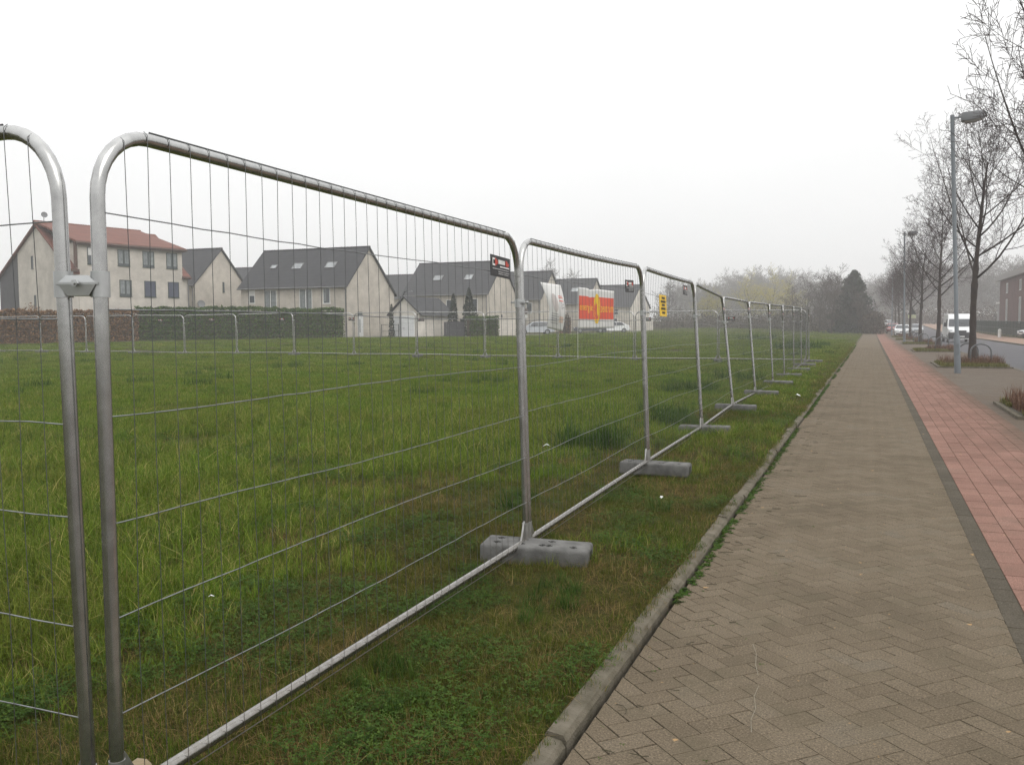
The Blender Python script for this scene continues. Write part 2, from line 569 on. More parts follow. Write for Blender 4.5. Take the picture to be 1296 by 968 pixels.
# parking strip, road, far pavement
def brickmat(name, c1, c2, mortar, sx, sy, dirt, dscale=.8):
    m, nt, b_ = newmat(name)
    co = coords(nt, 'Object', (1, 1, 1))
    br = nt.nodes.new('ShaderNodeTexBrick')
    br.inputs['Color1'].default_value = (*c1, 1); br.inputs['Color2'].default_value = (*c2, 1); br.inputs['Mortar'].default_value = (*mortar, 1)
    br.inputs['Scale'].default_value = 1; br.inputs['Mortar Size'].default_value = .004
    br.inputs['Brick Width'].default_value = sx; br.inputs['Row Height'].default_value = sy
    nt.links.new(co, br.inputs['Vector'])
    s = ramp(nt, [(.40, 0.), (.66, .85)]); nt.links.new(noise(nt, co, dscale, 7, .65), s.inputs[0])
    c = mix(nt, s.outputs[0], br.outputs[0], dirt)
    g = ramp(nt, [(.3, .65), (.7, 1.3)]); nt.links.new(noise(nt, co, 120, 4, .7), g.inputs[0])
    c = mix(nt, 1., c, g.outputs[0], 'MULTIPLY')
    nt.links.new(c, b_.inputs['Base Color']); b_.inputs['Roughness'].default_value = .9; b_.inputs['Specular IOR Level'].default_value = .2
    bp = N(nt, 'ShaderNodeBump', Strength=.4, Distance=.006)
    nt.links.new(br.outputs['Fac'], bp.inputs['Height']); bp.invert = True
    nt.links.new(bp.outputs[0], b_.inputs['Normal'])
    return m
M['bay'] = brickmat('bay_paver', (.135, .110, .085), (.100, .082, .064), (.05, .04, .03), .2, .1, (.088, .062, .042), .55)
M['pinkp'] = brickmat('pink_paver', (.33, .215, .165), (.28, .18, .135), (.17, .12, .09), .2, .1, (.24, .17, .125), .3)
M['asphalt'] = simple('asphalt', (.088, .085, .092), (.068, .066, .072), .85, 0, 1.2, .4, 120, .3, 8)
ys_ = ysplit(-12, 330)
f0 = lambda d: (lambda X, Y: zt(X, Y) + d)
sheet('parking_strip', np.array([2.05, 3.3, 4.55]), ys_, f0(-.006), M['bay'])
sheet('road', np.array([4.7, 7.5, 10.25]), ys_, f0(-.075), M['asphalt'])
sheet('far_pavement', np.array([10.4, 12.3, 14.28]), ys_, f0(.02), M['pinkp'])
b = MB()
for y in np.arange(-10, 328, 2.):
    b.prism([(4.55, y, float(zt(4, y)) - .12), (4.70, y, float(zt(4, y)) - .12), (4.70, y, float(zt(4, y)) - .008), (4.685, y, float(zt(4, y)) + .002), (4.55, y, float(zt(4, y)) + .004)], (0, 1.99, float(zt(4, y + 2) - zt(4, y))))
tag(b.build('road_kerb', M['kerbstone']), kind='structure')
b = MB()
for y in np.arange(-10, 328, 2.):
    b.prism([(10.25, y, float(zt(4, y)) - .12), (10.40, y, float(zt(4, y)) - .12), (10.40, y, float(zt(4, y)) + .03), (10.25, y, float(zt(4, y)) + .027)], (0, 1.99, float(zt(4, y + 2) - zt(4, y))))
tag(b.build('far_kerb', M['kerbstone']), kind='structure')
# ------------------------------------------------------------------ site fence
# joints of the row beside the path: foot (rail axis height) and top of the frame
JB = [(-2.05, 1.882, .15), (-2.07, 5.35, .14), (-2.09, 8.82, .16), (-2.15, 12.29, .13), (-2.22, 15.76, .15), (-2.24, 19.23, .10),
      (-2.22, 22.70, .07), (-2.25, 26.17, .08), (-2.26, 29.64, .09), (-2.27, 33.11, .12), (-2.22, 36.56, .17)]
JT = [(-2.05, 1.882, 2.120), (-2.13, 5.35, 2.11), (-2.16, 8.82, 2.13), (-2.28, 12.29, 2.12), (-2.42, 15.76, 2.03), (-2.41, 19.23, 2.02),
      (-2.35, 22.70, 2.04), (-2.34, 26.17, 2.08), (-2.31, 29.64, 2.11), (-2.33, 33.11, 2.12), (-2.27, 36.56, 2.13)]
TUBE = .021


def panel(name, b0, b1, t0, t1, gap=.028, nv=36, label=None, group=None, seed=0, clamp=True, feet=True, far=False, side=1):
    """one welded-mesh panel between two joints; b = rail axis, t = frame top axis.  side: which face carries the upright wires"""
    rs = np.random.RandomState(seed)
    b0, b1, t0, t1 = [np.array(p, float) for p in (b0, b1, t0, t1)]
    L = np.linalg.norm(b1 - b0)
    org = (b0[0], b0[1], 0.)
    o = np.array(org)
    d = (b1 - b0) / L
    nrm = np.array([d[1], -d[0], 0.]); nrm /= np.linalg.norm(nrm); nrm *= side
    Hh = np.linalg.norm(t0 - b0)

    def P(s, z, off=0.):      # s metres along, z metres above the rail axis
        u = s / L; v = z / Hh
        p = (b0 * (1 - u) + b1 * u) * (1 - v) + (t0 * (1 - u) + t1 * u) * v
        return p + nrm * off - o

    root = empty(name, org, 0, label, 'fence', group)
    s0, s1 = gap, L - gap
    ns = 6 if far else 14
    # bent frame: post, bend, top, bend, post
    Rb = .20
    pts = [P(s0, -.085), P(s0, Hh * .33), P(s0, Hh * .66), P(s0, Hh - Rb)]
    for a in np.linspace(0, math.pi / 2, 4 if far else 9)[1:]:
        pts.append(P(s0 + Rb * (1 - math.cos(a)), Hh - Rb + Rb * math.sin(a)))
    sag = rs.uniform(-.012, .006)
    for u in np.linspace(0, 1, 5)[1:-1]:
        pts.append(P(s0 + Rb + u * (s1 - s0 - 2 * Rb), Hh + sag * math.sin(math.pi * u)))
    for a in np.linspace(math.pi / 2, 0, 4 if far else 9)[:-1]:
        pts.append(P(s1 - Rb * (1 - math.cos(a)), Hh - Rb + Rb * math.sin(a)))
    pts += [P(s1, Hh - Rb), P(s1, Hh * .66), P(s1, Hh * .33), P(s1, -.085)]
    m = MB(); m.tube(pts, TUBE, ns)
    auto_smooth(m.build('frame', M['galv'], root), 60)
    m = MB(); m.tube([P(s0 + .015, 0), P(L * .5, .003), P(s1 - .015, 0)], TUBE, ns)
    auto_smooth(m.build('bottom_rail', M['galv'], root), 60)
    # wires
    m = MB(); wr = .0012
    k = 4 if far else 5
    ss = np.linspace(s0 + .085, s1 - .085, nv)
    hz_ = [.26, .55, .85, 1.14, 1.44, 1.72]
    o1 = TUBE + wr
    for s in ss:
        top = Hh
        e = min(s - s0, s1 - s)
        if e < Rb: top = Hh - Rb + math.sqrt(max(0, Rb**2 - (Rb - e)**2))
        j = [rs.normal(0, .004) for _ in range(3)]
        if far: pl = [P(s, -.022, o1), P(s + j[0], .9, o1), P(s, top + .012, o1)]
        else:
            pl = [P(s, -.032, o1), P(s, .03, o1), P(s + j[0], .5, o1 * .9), P(s + j[1], .98, o1 * .9), P(s + j[2], 1.45, o1 * .9), P(s, top - .03, o1), P(s, top + .010, o1), P(s, top + .0215, o1 * .4)]
        m.tube(pl, wr, k, False, mat=1)
    tw = .0022
    for z in hz_:
        zs = z + rs.normal(0, .008)
        u = np.linspace(s0 + .01, s1 - .01, 7 if far else 26)
        m.tube([P(s, zs + rs.normal(0, .0012) + .007 * math.sin(s * 1.9 + z * 9), o1 - .005) for s in u], tw, k, False)
    m.tube([P(s, Hh + TUBE + .0015 + sag * math.sin(math.pi * (s - s0 - Rb) / (s1 - s0 - 2 * Rb)), .005) for s in np.linspace(s0 + Rb * 1.02, s1 - Rb * 1.02, 12)], .0026, k, False, mat=1)
    m.tube([P(s, -.030, o1) for s in np.linspace(s0 + .05, s1 - .05, 8)], .0022, k, False, mat=1)
    m.build('wire_mesh', [M['wire'], M['shaded_wire']], root, smooth=True)
    # sheet-metal gussets in the lower corners
    for s, q in ((s0, 1), (s1, -1)):
        m = MB()
        A = [P(s + q * .004, .135, .006), P(s + q * .026, .135, .006), P(s + q * .095, .012, .006), P(s + q * .004, .012, .006)]
        m.prism(A, -nrm * .012)
        if not far:
            m.tube([P(s, -.06), P(s, .12)], TUBE + .0025, ns)
        auto_smooth(m.build('gusset', M['plate'], root), 50)
    if clamp:
        z = 1.56 + rs.uniform(-.05, .05)
        m = MB()
        for s in (L - gap, L + gap):
            m.tube([P(s, z - .026), P(s, z + .026)], TUBE + .004, ns)
        # two half-shells bolted together
        for e in (1, -1):
            m.prism([P(L - gap * 1.9, z, e * .006), P(L + gap * 1.9, z, e * .006), P(L + gap * 1.6, z, e * .046), P(L - gap * 1.6, z, e * .046)], (0, 0, .010))
        m.tube([P(L, z + .004, -.062), P(L, z + .004, .062)], .006, 6)
        m.tube([P(L, z + .004, .048), P(L, z + .004, .060)], .012, 6)
        auto_smooth(m.build('clamp', M['plate'], root), 40)
    return root, P


ORD = ['first', 'second', 'third', 'fourth', 'fifth', 'sixth', 'seventh', 'eighth', 'ninth', 'tenth', 'eleventh', 'twelfth', 'thirteenth', 'fourteenth', 'fifteenth', 'sixteenth', 'seventeenth']
GP = 'galvanised mesh fence panels along the path'
PF = []
for i in range(10):
    tail = {0: 'nearest, crossing the red-roofed house', 1: 'the one in front of the two banners', 2: 'carrying the yellow warning sign', 9: 'farthest of the row, ending at the corner'}.get(i, 'leaning slightly towards the meadow' if i in (3, 4, 5) else 'standing upright')
    r, P = panel('mesh_fence', JB[i], JB[i + 1], JT[i], JT[i + 1], nv=36,
                 label='%s wire mesh fence panel along the path, %s' % (ORD[i], tail), group=GP, seed=20 + i, clamp=i < 9, far=i > 5, side=1)
    PF.append((r, P))

# the panel that turns the corner to the left, and the big corner clamp
LB0, LB1 = (-2.118, 1.88, .13), (-5.62, 1.88, .15)
LT0, LT1 = (-2.143, 1.868, 2.120), (-5.62, 1.87, 2.12)
rl, PL = panel('mesh_fence', LB0, LB1, LT0, LT1, gap=.012, nv=36, label='wire mesh fence panel turning the corner at left, square to the path', group=None, seed=51, clamp=False, side=-1)
m = MB()
zc = 1.675
pa, pb = np.array([-2.149, 1.871]), np.array([-2.050, 1.910])
dv = (pb - pa) / np.linalg.norm(pb - pa); nv_ = np.array([dv[1], -dv[0]])
for p in (pa, pb):
    m.tube([(p[0], p[1], zc - .038), (p[0], p[1], zc + .036)], TUBE + .005, 16)
def cp(s, o_): q = pa + dv * s + nv_ * o_; return q
D_ = np.linalg.norm(pb - pa)
for e in (1, -1):
    V = []
    for s, o_, z in ((-.010, .020, -.002), (D_ + .008, .020, -.002), (D_ + .008, .030, -.002), (-.010, .030, -.002)):
        q = cp(s, e * o_); V.append((q[0], q[1], zc + z))
    m.prism(V, (0, 0, .006))
    # raised bridge between the posts
    A = [cp(.012, e * .004), cp(D_ - .012, e * .004), cp(D_ + .000, e * .030), cp(.000, e * .030)]
    B = [cp(.030, e * .004), cp(D_ - .030, e * .004), cp(D_ - .022, e * .026), cp(.022, e * .026)]
    V = [(q[0], q[1], zc + .004) for q in A] + [(q[0], q[1], zc + .024) for q in B]
    m.add(V, [(4, 5, 6, 7), (0, 1, 5, 4), (1, 2, 6, 5), (2, 3, 7, 6), (3, 0, 4, 7), (3, 2, 1, 0)])
    V = [(q[0], q[1], zc - .002) for q in A] + [(q[0], q[1], zc - .034) for q in B]
    m.add(V, [(7, 6, 5, 4), (4, 5, 1, 0), (5, 6, 2, 1), (6, 7, 3, 2), (7, 4, 0, 3), (0, 1, 2, 3)])
q0, q1 = cp(D_ / 2, -.055), cp(D_ / 2, .055)
m.tube([(q0[0], q0[1], zc + .001), (q1[0], q1[1], zc + .001)], .005, 6)
q2, q3 = cp(D_ / 2, .038), cp(D_ / 2, .048)
m.tube([(q2[0], q2[1], zc + .001), (q3[0], q3[1], zc + .001)], .010, 6)
ck = m.build('fence_clamp', M['plate'])
auto_smooth(ck, 35)
tag(ck, 'large galvanised clamp bridging the two nearest fence posts', 'clamp')

# far row, square to the path, across the meadow: spacing 3.47
FX = [-2.30 - 3.47 * k for k in range(16)]
FZ = [(.16 + float(zt(x, 36.56)), 2.10 + float(zt(x, 36.56))) for x in FX]
for k in range(15):
    zb = (FZ[k][0] + [0, .01, -.02, .02, 0, .03, -.01, .02, .0, -.03, .01, .0, .02, -.01, 0, .01][k]); zb1 = (FZ[k + 1][0] + [0, .01, -.02, .02, 0, .03, -.01, .02, .0, -.03, .01, .0, .02, -.01, 0, .01][k + 1])
    yb = 36.56 + [0, .05, -.04, .06, 0, -.05, .04, .02, -.03, .05, -.02, .03, 0, .04, 0, 0][k]
    yb1 = 36.56 + [0, .05, -.04, .06, 0, -.05, .04, .02, -.03, .05, -.02, .03, 0, .04, 0, 0][k + 1]
    panel('mesh_fence', (FX[k], yb, zb), (FX[k + 1], yb1, zb1), (FX[k], yb, zb + 1.95), (FX[k + 1], yb1, zb1 + 1.95), gap=.035, nv=30,
          label='%s wire mesh panel of the far fence row, counted from its corner by the path' % ORD[k], group='mesh fence panels on the far side of the meadow', seed=80 + k, far=True, clamp=k < 14, side=1)

# concrete feet -------------------------------------------------------------
def foot_mesh():
    m = MB(); m.box((0, 0, .065), (.70, .245, .13))
    o = m.build('foot', M['concrete'])
    mo = o.modifiers.new('b', 'BEVEL'); mo.width = .022; mo.segments = 3
    apply_mods(o)
    c = MB()
    for x in (-.25, -.09, .05, .09, .25):
        for y in ((-.05, .05) if abs(x) > .08 else (-.05,)):
            if abs(x) == .25 and y > 0 and x > 0: continue
            c.box((x, y, .12), (.052, .022, .07)); c.box((x, y, .121), (.022, .05, .066))
    c.box((.34, .02, .055), (.12, .075, .085)); c.box((-.34, .0, .055), (.12, .075, .085))
    co_ = c.build('cut', M['hole'])
    bo = o.modifiers.new('c', 'BOOLEAN'); bo.operation = 'DIFFERENCE'; bo.object = co_; bo.solver = 'EXACT'
    try: bo.use_self = True
    except Exception: pass
    apply_mods(o)
    bpy.data.objects.remove(co_)
    auto_smooth(o, 40)
    COL.objects.unlink(o)
    return o.data
FM = foot_mesh()
rs = np.random.RandomState(4)
spots = []
spots.append((-2.16, 1.93, 0., 'concrete fence foot under the two nearest posts at the corner'))
for i in range(1, 11):
    xo = [0, .0, -.02, -.06, -.05, .02, .02, .02, .03, .03, .05][i]
    x = JB[i][0] + .10 + xo; y = JB[i][1] - (.10 if i == 1 else .0)
    lab = '%s concrete fence foot along the path%s' % (ORD[i - 1], {1: ', largest in view, chipped light edge', 10: ', under the corner post'}.get(i, ', under the grey fence posts'))
    spots.append((x, y, rs.uniform(-.12, .08), lab))
for i, (x, y, a, lab) in enumerate(spots):
    o = bpy.data.objects.new('concrete_block', FM); COL.objects.link(o)
    o.location = (x, y, float(zt(x, y)) + .026 + (0 if i else -.076)); o.rotation_euler = (R_(rs.uniform(-2, 2)), R_(rs.uniform(-1, 1)), a + (.05 if i == 1 else 0))
    tag(o, lab, 'concrete block', 'concrete feet of the fence along the path')
for k in range(1, 15):
    o = bpy.data.objects.new('concrete_block', FM); COL.objects.link(o)
    o.location = (FX[k], 36.6, float(zt(FX[k], 36.56)) + .02); o.rotation_euler = (0, 0, math.pi / 2 + rs.uniform(-.1, .1))
    tag(o, 'small concrete foot at joint %s of the far fence row, counted from the path corner' % ORD[k - 1], 'concrete block', 'concrete feet of the far fence row')

# signs on the fence ---------------------------------------------------------
M['redm'] = simple('sign_red', (.55, .07, .045), (.45, .05, .03), .5)
M['grey'] = simple('sign_grey', (.42, .42, .42), (.34, .34, .34), .5)
def sign_plate(P, s0, z0, w_, h_, off, base, label, cat_group, kind, name='fence_sign', tilt=0., far=False, root_o=None):
    """thin plate wired to a panel; u along, v up in the panel's own coordinates"""
    A = P(s0, z0, off); B = P(s0 + w_, z0, off); C_ = P(s0, z0 + h_, off)
    ex = (B - A) / np.linalg.norm(B - A); ez = (C_ - A) / np.linalg.norm(C_ - A)
    if tilt:
        ex2 = ex * math.cos(tilt) + ez * math.sin(tilt); ez = ez * math.cos(tilt) - ex * math.sin(tilt); ex = ex2
    en = np.cross(ex, ez)
    org = A + np.array(root_o)
    root = empty(name, tuple(org), 0, label, 'sign', cat_group)
    def Q(u, v, n=0.): return ex * u + ez * v + en * n
    def rect(m, u0, v0, u1, v1, n0, t, mat=0):
        m.prism([Q(u0, v0, n0), Q(u1, v0, n0), Q(u1, v1, n0), Q(u0, v1, n0)], en * t, mat)
    m = MB(); rect(m, 0, 0, w_, h_, 0, .004)
    m.build('plate', base, root)
    sgn = 1 if en.dot(np.array([1., -.3, 0])) > 0 else -1
    n0 = .0055 if sgn > 0 else -.0025
    mir = (lambda u: u) if sgn > 0 else (lambda u: w_ - u)
    return root, Q, rect, n0, mir

def black_sign(P, s0, z0, w_, h_, root_o, label, tilt=0., far=False, off=.032):
    root, Q, rect, n0, mir = sign_plate(P, s0, z0, w_, h_, off, M['black'], label, 'black company signs on the fence', 'b', tilt=tilt, root_o=root_o)
    def R2(m, a, b_, c, d): rect(m, mir(a * w_), b_ * h_, mir(c * w_), d * h_, n0, .0012)
    m = MB()   # bracket-shaped mark and lettering
    R2(m, .07, .50, .10, .86); R2(m, .10, .50, .19, .58); R2(m, .10, .78, .19, .86)
    for a, b_ in ((.37, .42), (.435, .50), (.515, .57), (.585, .64), (.655, .70)):
        R2(m, a, .62, b_, .82)
    for a, b_ in ((.45, .58), (.60, .92)): R2(m, a, .47, b_, .525)
    m.build('lettering', M['white'], root)
    m = MB()
    R2(m, .20, .50, .245, .88); R2(m, .255, .56, .30, .82); R2(m, .31, .62, .335, .76)
    R2(m, .745, .58, .79, .86); R2(m, .80, .54, .84, .82); R2(m, .85, .60, .91, .74)
    m.build('logo', M['redm'], root)
    m = MB()
    for v, a, b_ in ((.36, .07, .9), (.245, .36, .62), (.245, .66, .92), (.15, .36, .62), (.15, .66, .88)):
        u = a
        while u < b_:
            l = random.uniform(.04, .1); R2(m, u, v - .022, min(u + l, b_), v + .022); u += l + .014
    m.build('small_print', M['grey'], root)
    return root
random.seed(11)
SG = [(0, 3.47 - .57, 1.705, .315, .125, -.03), (1, 3.47 - .83, 1.70, .315, .115, .02), (2, 3.47 - .55 - .90 + .30, 1.78, .33, .12, 0.), (3, 3.47 - .42, 1.68, .32, .12, 0.), (4, 3.47 - .44, 1.66, .32, .12, .03), (5, 3.47 - .42, 1.64, .32, .12, 0), (6, 3.47 - .42, 1.66, .32, .12, 0), (7, 3.47 - .42, 1.68, .32, .12, 0), (8, 3.47 - .42, 1.70, .32, .12, 0), (9, 3.47 - .5, 1.66, .32, .12, .03)]
for i, s0, z0, w_, h_, tl in SG:
    lab = 'black sign with white and red lettering wired to the %s fence panel along the path' % ORD[i]
    black_sign(PF[i][1], s0, z0, w_, h_, tuple(PF[i][0].location), lab, tl)
black_sign(PL, .272, 1.64, .33, .125, tuple(rl.location), 'black sign at the left picture edge, on the corner fence panel', .0, off=.03)
for k, s, z in ((1, 2.72, 1.57), (0, 2.9, 1.58), (5, .6, 1.60), (6, .6, 1.61)):
    pass
FARS = [(-5.25, 1.66), (-8.7, 1.65), (-19.38, 1.66), (-23.15, 1.70), (-27.2, 1.7), (-31.6, 1.71), (-35.0, 1.70)]
for q, (x, z) in enumerate(FARS):
    def Pf(s, zz, off=0., x=x): return np.array([s, -off - .0, zz])
    black_sign(Pf, -.17, z, .34, .15, (x, 36.50, float(zt(x, 36.56)) + .05), 'tiny black sign on the far fence row, %s counted from the path corner' % ORD[q], 0., off=.03)

# yellow warning sign on the third panel
P3, r3 = PF[2][1], PF[2][0]
root, Q, rect, n0, mir = sign_plate(P3, .70, 1.49, .40, .235, .034, M['yellow'], 'yellow warning sign with rows of black print on the third fence panel', None, 'y', name='warning_sign', root_o=tuple(r3.location))
m = MB()
for v, a, b_ in ((.86, .30, .74), (.69, .16, .84), (.53, .30, .72), (.36, .2, .8), (.36, .2, .8), (.17, .3, .72)):
    u = a
    while u < b_:
        l = random.uniform(.05, .1); rect(m, mir(u * .40), (v - .05) * .235, mir(min(u + l, b_) * .40), (v + .05) * .235, n0, .0012); u += l + .022
m.build('lettering', M['black'], root)

# a pale stone and scraps of litter
def blob(name, c, s, mat, seed, sub=2):
    import bmesh
    bm = bmesh.new(); bmesh.ops.create_icosphere(bm, subdivisions=sub, radius=1)
    rs_ = np.random.RandomState(seed)
    k = rs_.normal(0, 1, (6, 3))
    for v in bm.verts:
        p = np.array(v.co); f = 1 + .10 * sum(math.sin(3 * p.dot(q)) for q in k) / 2.4
        v.co = Vector(p * f * np.array(s))
    me = bpy.data.meshes.new(name); bm.to_mesh(me); bm.free(); me.materials.append(mat)
    o = bpy.data.objects.new(name, me); COL.objects.link(o); o.location = c
    auto_smooth(o, 60)
    return o
M['stone'] = simple('tan_stone', (.30, .24, .15), (.20, .15, .09), .9, 0, 12, .4, 60)
M['paper'] = simple('white_litter', (.75, .75, .74), (.62, .62, .6), .7)
tag(blob('stone', (-2.28, 2.22, .04), (.055, .045, .04), M['stone'], 3), 'pale tan stone lying in the grass between the two nearest posts', 'stone')
for q, (x, y, lab) in enumerate([(-3.62, 10.0, 'scrap of white litter in the meadow behind the second panel'), (-1.62, 7.35, 'small white scrap in the grass between the first two concrete feet'),
                                 (-1.36, 18.9, 'white scrap near the kerb beyond the fourth foot'), (-3.30, 3.75, 'tiny white scrap in the grass behind the nearest panel')]):
    m = MB(); a = q * 1.3
    s = (.05, .022, .06, .018)[q]
    m.add([(-s, -s * .5, .0), (s * .3, -s * .6, s * .5), (s, s * .1, .1 * s), (.2 * s, s * .6, s * .6), (-.8 * s, s * .4, .2 * s), (0, 0, s * .75)], [(0, 1, 5), (1, 2, 5), (2, 3, 5), (3, 4, 5), (4, 0, 5), (4, 3, 2, 1, 0)])
    o = m.build('litter', M['paper'], loc=(x, y, float(zt(x, y)) + .085), rz=a)
    tag(o, lab, 'litter')
# ------------------------------------------------------------------ houses
def wallmat(name, c1, c2):
    m, nt, b = newmat(name)
    co = coords(nt)
    br = nt.nodes.new('ShaderNodeTexBrick')
    br.inputs['Scale'].default_value = 1; br.inputs['Mortar Size'].default_value = .012
    br.inputs['Brick Width'].default_value = .24; br.inputs['Row Height'].default_value = .08
    br.inputs['Color1'].default_value = (*c1, 1); br.inputs['Color2'].default_value = (*c2, 1)
    br.inputs['Mortar'].default_value = (*[(p + q) * .46 for p, q in zip(c1, c2)], 1)
    # swing the pattern so that it runs along vertical faces
    sx = nt.nodes.new('ShaderNodeSeparateXYZ'); nt.links.new(co, sx.inputs[0])
    ad = N(nt, 'ShaderNodeMath', operation='ADD'); nt.links.new(sx.outputs[0], ad.inputs[0]); nt.links.new(sx.outputs[1], ad.inputs[1])
    cb = nt.nodes.new('ShaderNodeCombineXYZ'); nt.links.new(ad.outputs[0], cb.inputs[0]); nt.links.new(sx.outputs[2], cb.inputs[1])
    nt.links.new(cb.outputs[0], br.inputs['Vector'])
    s = ramp(nt, [(.35, .82), (.65, 1.10)]); nt.links.new(noise(nt, co, .7, 6, .6), s.inputs[0])
    nt.links.new(mix(nt, 1., br.outputs[0], s.outputs[0], 'MULTIPLY'), b.inputs['Base Color'])
    b.inputs['Roughness'].default_value = .92; b.inputs['Specular IOR Level'].default_value = .15
    return m


def roofmat(name, c1, c2, course=.34):
    m, nt, b = newmat(name)
    co = coords(nt)
    r = ramp(nt, [(.3, c1), (.7, c2)]); nt.links.new(noise(nt, co, 1.3, 7, .65), r.inputs[0])
    wv = nt.nodes.new('ShaderNodeTexWave'); wv.bands_direction = 'Z'; wv.wave_profile = 'SAW'
    wv.inputs['Scale'].default_value = .5 / course * .628; wv.inputs['Distortion'].default_value = .25; wv.inputs['Detail'].default_value = 1
    nt.links.new(co, wv.inputs['Vector'])
    g = ramp(nt, [(.0, .80), (.25, 1.0), (1, 1.06)]); nt.links.new(wv.outputs['Fac'], g.inputs[0])
    nt.links.new(mix(nt, 1., r.outputs[0], g.outputs[0], 'MULTIPLY'), b.inputs['Base Color'])
    b.inputs['Roughness'].default_value = .75; b.inputs['Specular IOR Level'].default_value = .3
    bp = N(nt, 'ShaderNodeBump', Strength=.6, Distance=.03)
    nt.links.new(wv.outputs['Fac'], bp.inputs['Height']); nt.links.new(bp.outputs[0], b.inputs['Normal'])
    return m


M['wall'] = wallmat('pale_brick', (.53, .485, .425), (.465, .425, .37))
M['wall2'] = wallmat('cream_brick', (.55, .51, .455), (.495, .46, .41))
M['wall3'] = wallmat('off_white_render', (.68, .635, .57), (.63, .59, .53))
M['roofd'] = roofmat('dark_roof_tiles', (.026, .027, .031), (.042, .043, .048))
M['roofr'] = roofmat('red_roof_tiles', (.175, .068, .048), (.125, .050, .038))
M['slate'] = simple('slate_cladding', (.050, .049, .056), (.034, .034, .040), .6, 0, 3, .3, 14)
M['wframe'] = simple('white_window_frame', (.68, .68, .66), (.60, .60, .58), .4)
M['dframe'] = simple('dark_green_frame', (.035, .055, .052), (.028, .045, .043), .4)
M['trim'] = simple('brown_trim', (.10, .055, .04), (.07, .04, .03), .6)
M['zinc'] = simple('zinc_pipe', (.20, .20, .20), (.14, .14, .145), .5, .4)
M['shutter'] = simple('blue_grey_shutter', (.055, .065, .105), (.045, .055, .09), .6)
M['door'] = simple('white_door', (.66, .67, .67), (.60, .61, .61), .4)
M['curtain'] = simple('net_curtain', (.24, .26, .26), (.13, .15, .155), .8, 0, 3)
M['dish'] = simple('dish_grey', (.16, .165, .175), (.12, .125, .13), .5)


def glass(name, c):
    m, nt, b = newmat(name)
    co = coords(nt)
    r = ramp(nt, [(.35, c), (.65, tuple(x * .55 for x in c))]); nt.links.new(noise(nt, co, 1.1, 2), r.inputs[0])
    nt.links.new(r.outputs[0], b.inputs['Base Color'])
    b.inputs['Roughness'].default_value = .06; b.inputs['Specular IOR Level'].default_value = .8
    return m
M['glass'] = glass('window_glass', (.07, .085, .10))
M['skyl'] = glass('skylight_glass', (.30, .32, .33))


def window(root, o, ex, en, w_, h_, frame, style='2', name='window'):
    """window lying in a wall: o = lower left corner, ex along the wall, en outwards"""
    o, ex, en = np.array(o, float), np.array(ex, float), np.array(en, float); ez = np.array([0, 0, 1.])
    if style == 'roof': pass
    return window3(root, o, ex, ez, en, w_, h_, frame, style, name)


def window3(root, o, ex, ez, en, w_, h_, frame, style, name='window'):
    m = MB(); t = .07
    def Q(u, v, n): return o + ex * u + ez * v + en * n
    def bar(u0, v0, u1, v1, n0=-.05, n1=.035):
        m.prism([Q(u0, v0, n0), Q(u1, v0, n0), Q(u1, v1, n0), Q(u0, v1, n0)], en * (n1 - n0))
    bar(0, 0, t, h_); bar(w_ - t, 0, w_, h_); bar(t, 0, w_ - t, t); bar(t, h_ - t, w_ - t, h_)
    if '2' in style: bar(w_ / 2 - .05, t, w_ / 2 + .05, h_ - t, -.05, .03)
    if style != 'roof': bar(-.03, -.05, w_ + .03, -.002, -.04, .08)
    f = m.build(name, frame, root)
    p = MB()
    if 's' in style:
        p.prism([Q(t, t, .0), Q(w_ - t, t, .0), Q(w_ - t, h_ - t, .0), Q(t, h_ - t, .0)], en * .02)
        p.build('shutter', M['shutter'], f)
    else:
        p.prism([Q(t, t, -.03), Q(w_ - t, t, -.03), Q(w_ - t, h_ - t, -.03), Q(t, h_ - t, -.03)], en * .035)
        p.build('pane', M['skyl'] if style == 'roof' else M['glass'], f)
        if 'c' in style:
            c = MB()
            for u0, u1 in (((t + .01, w_ * .42), (w_ * .58, w_ - t - .01)) if '2' in style else ((t + .02, w_ * .45),)):
                n = 8
                for i in range(n):
                    a, b_ = u0 + (u1 - u0) * i / n, u0 + (u1 - u0) * (i + 1) / n
                    c.quad(Q(a, h_ * .15, .008 + .004 * (i % 2)), Q(b_, h_ * .15, .008 + .004 * ((i + 1) % 2)), Q(b_, h_ - t, .008 + .004 * ((i + 1) % 2)), Q(a, h_ - t, .008 + .004 * (i % 2)))
            c.build('curtain', M['curtain'], f)
        if 'b' in style:   # half-lowered roller blind
            c = MB(); c.prism([Q(t, h_ * .52, .008), Q(w_ - t, h_ * .52, .008), Q(w_ - t, h_ - t, .008), Q(t, h_ - t, .008)], en * .02)
            c.build('blind', M['wframe'], f)
    return f


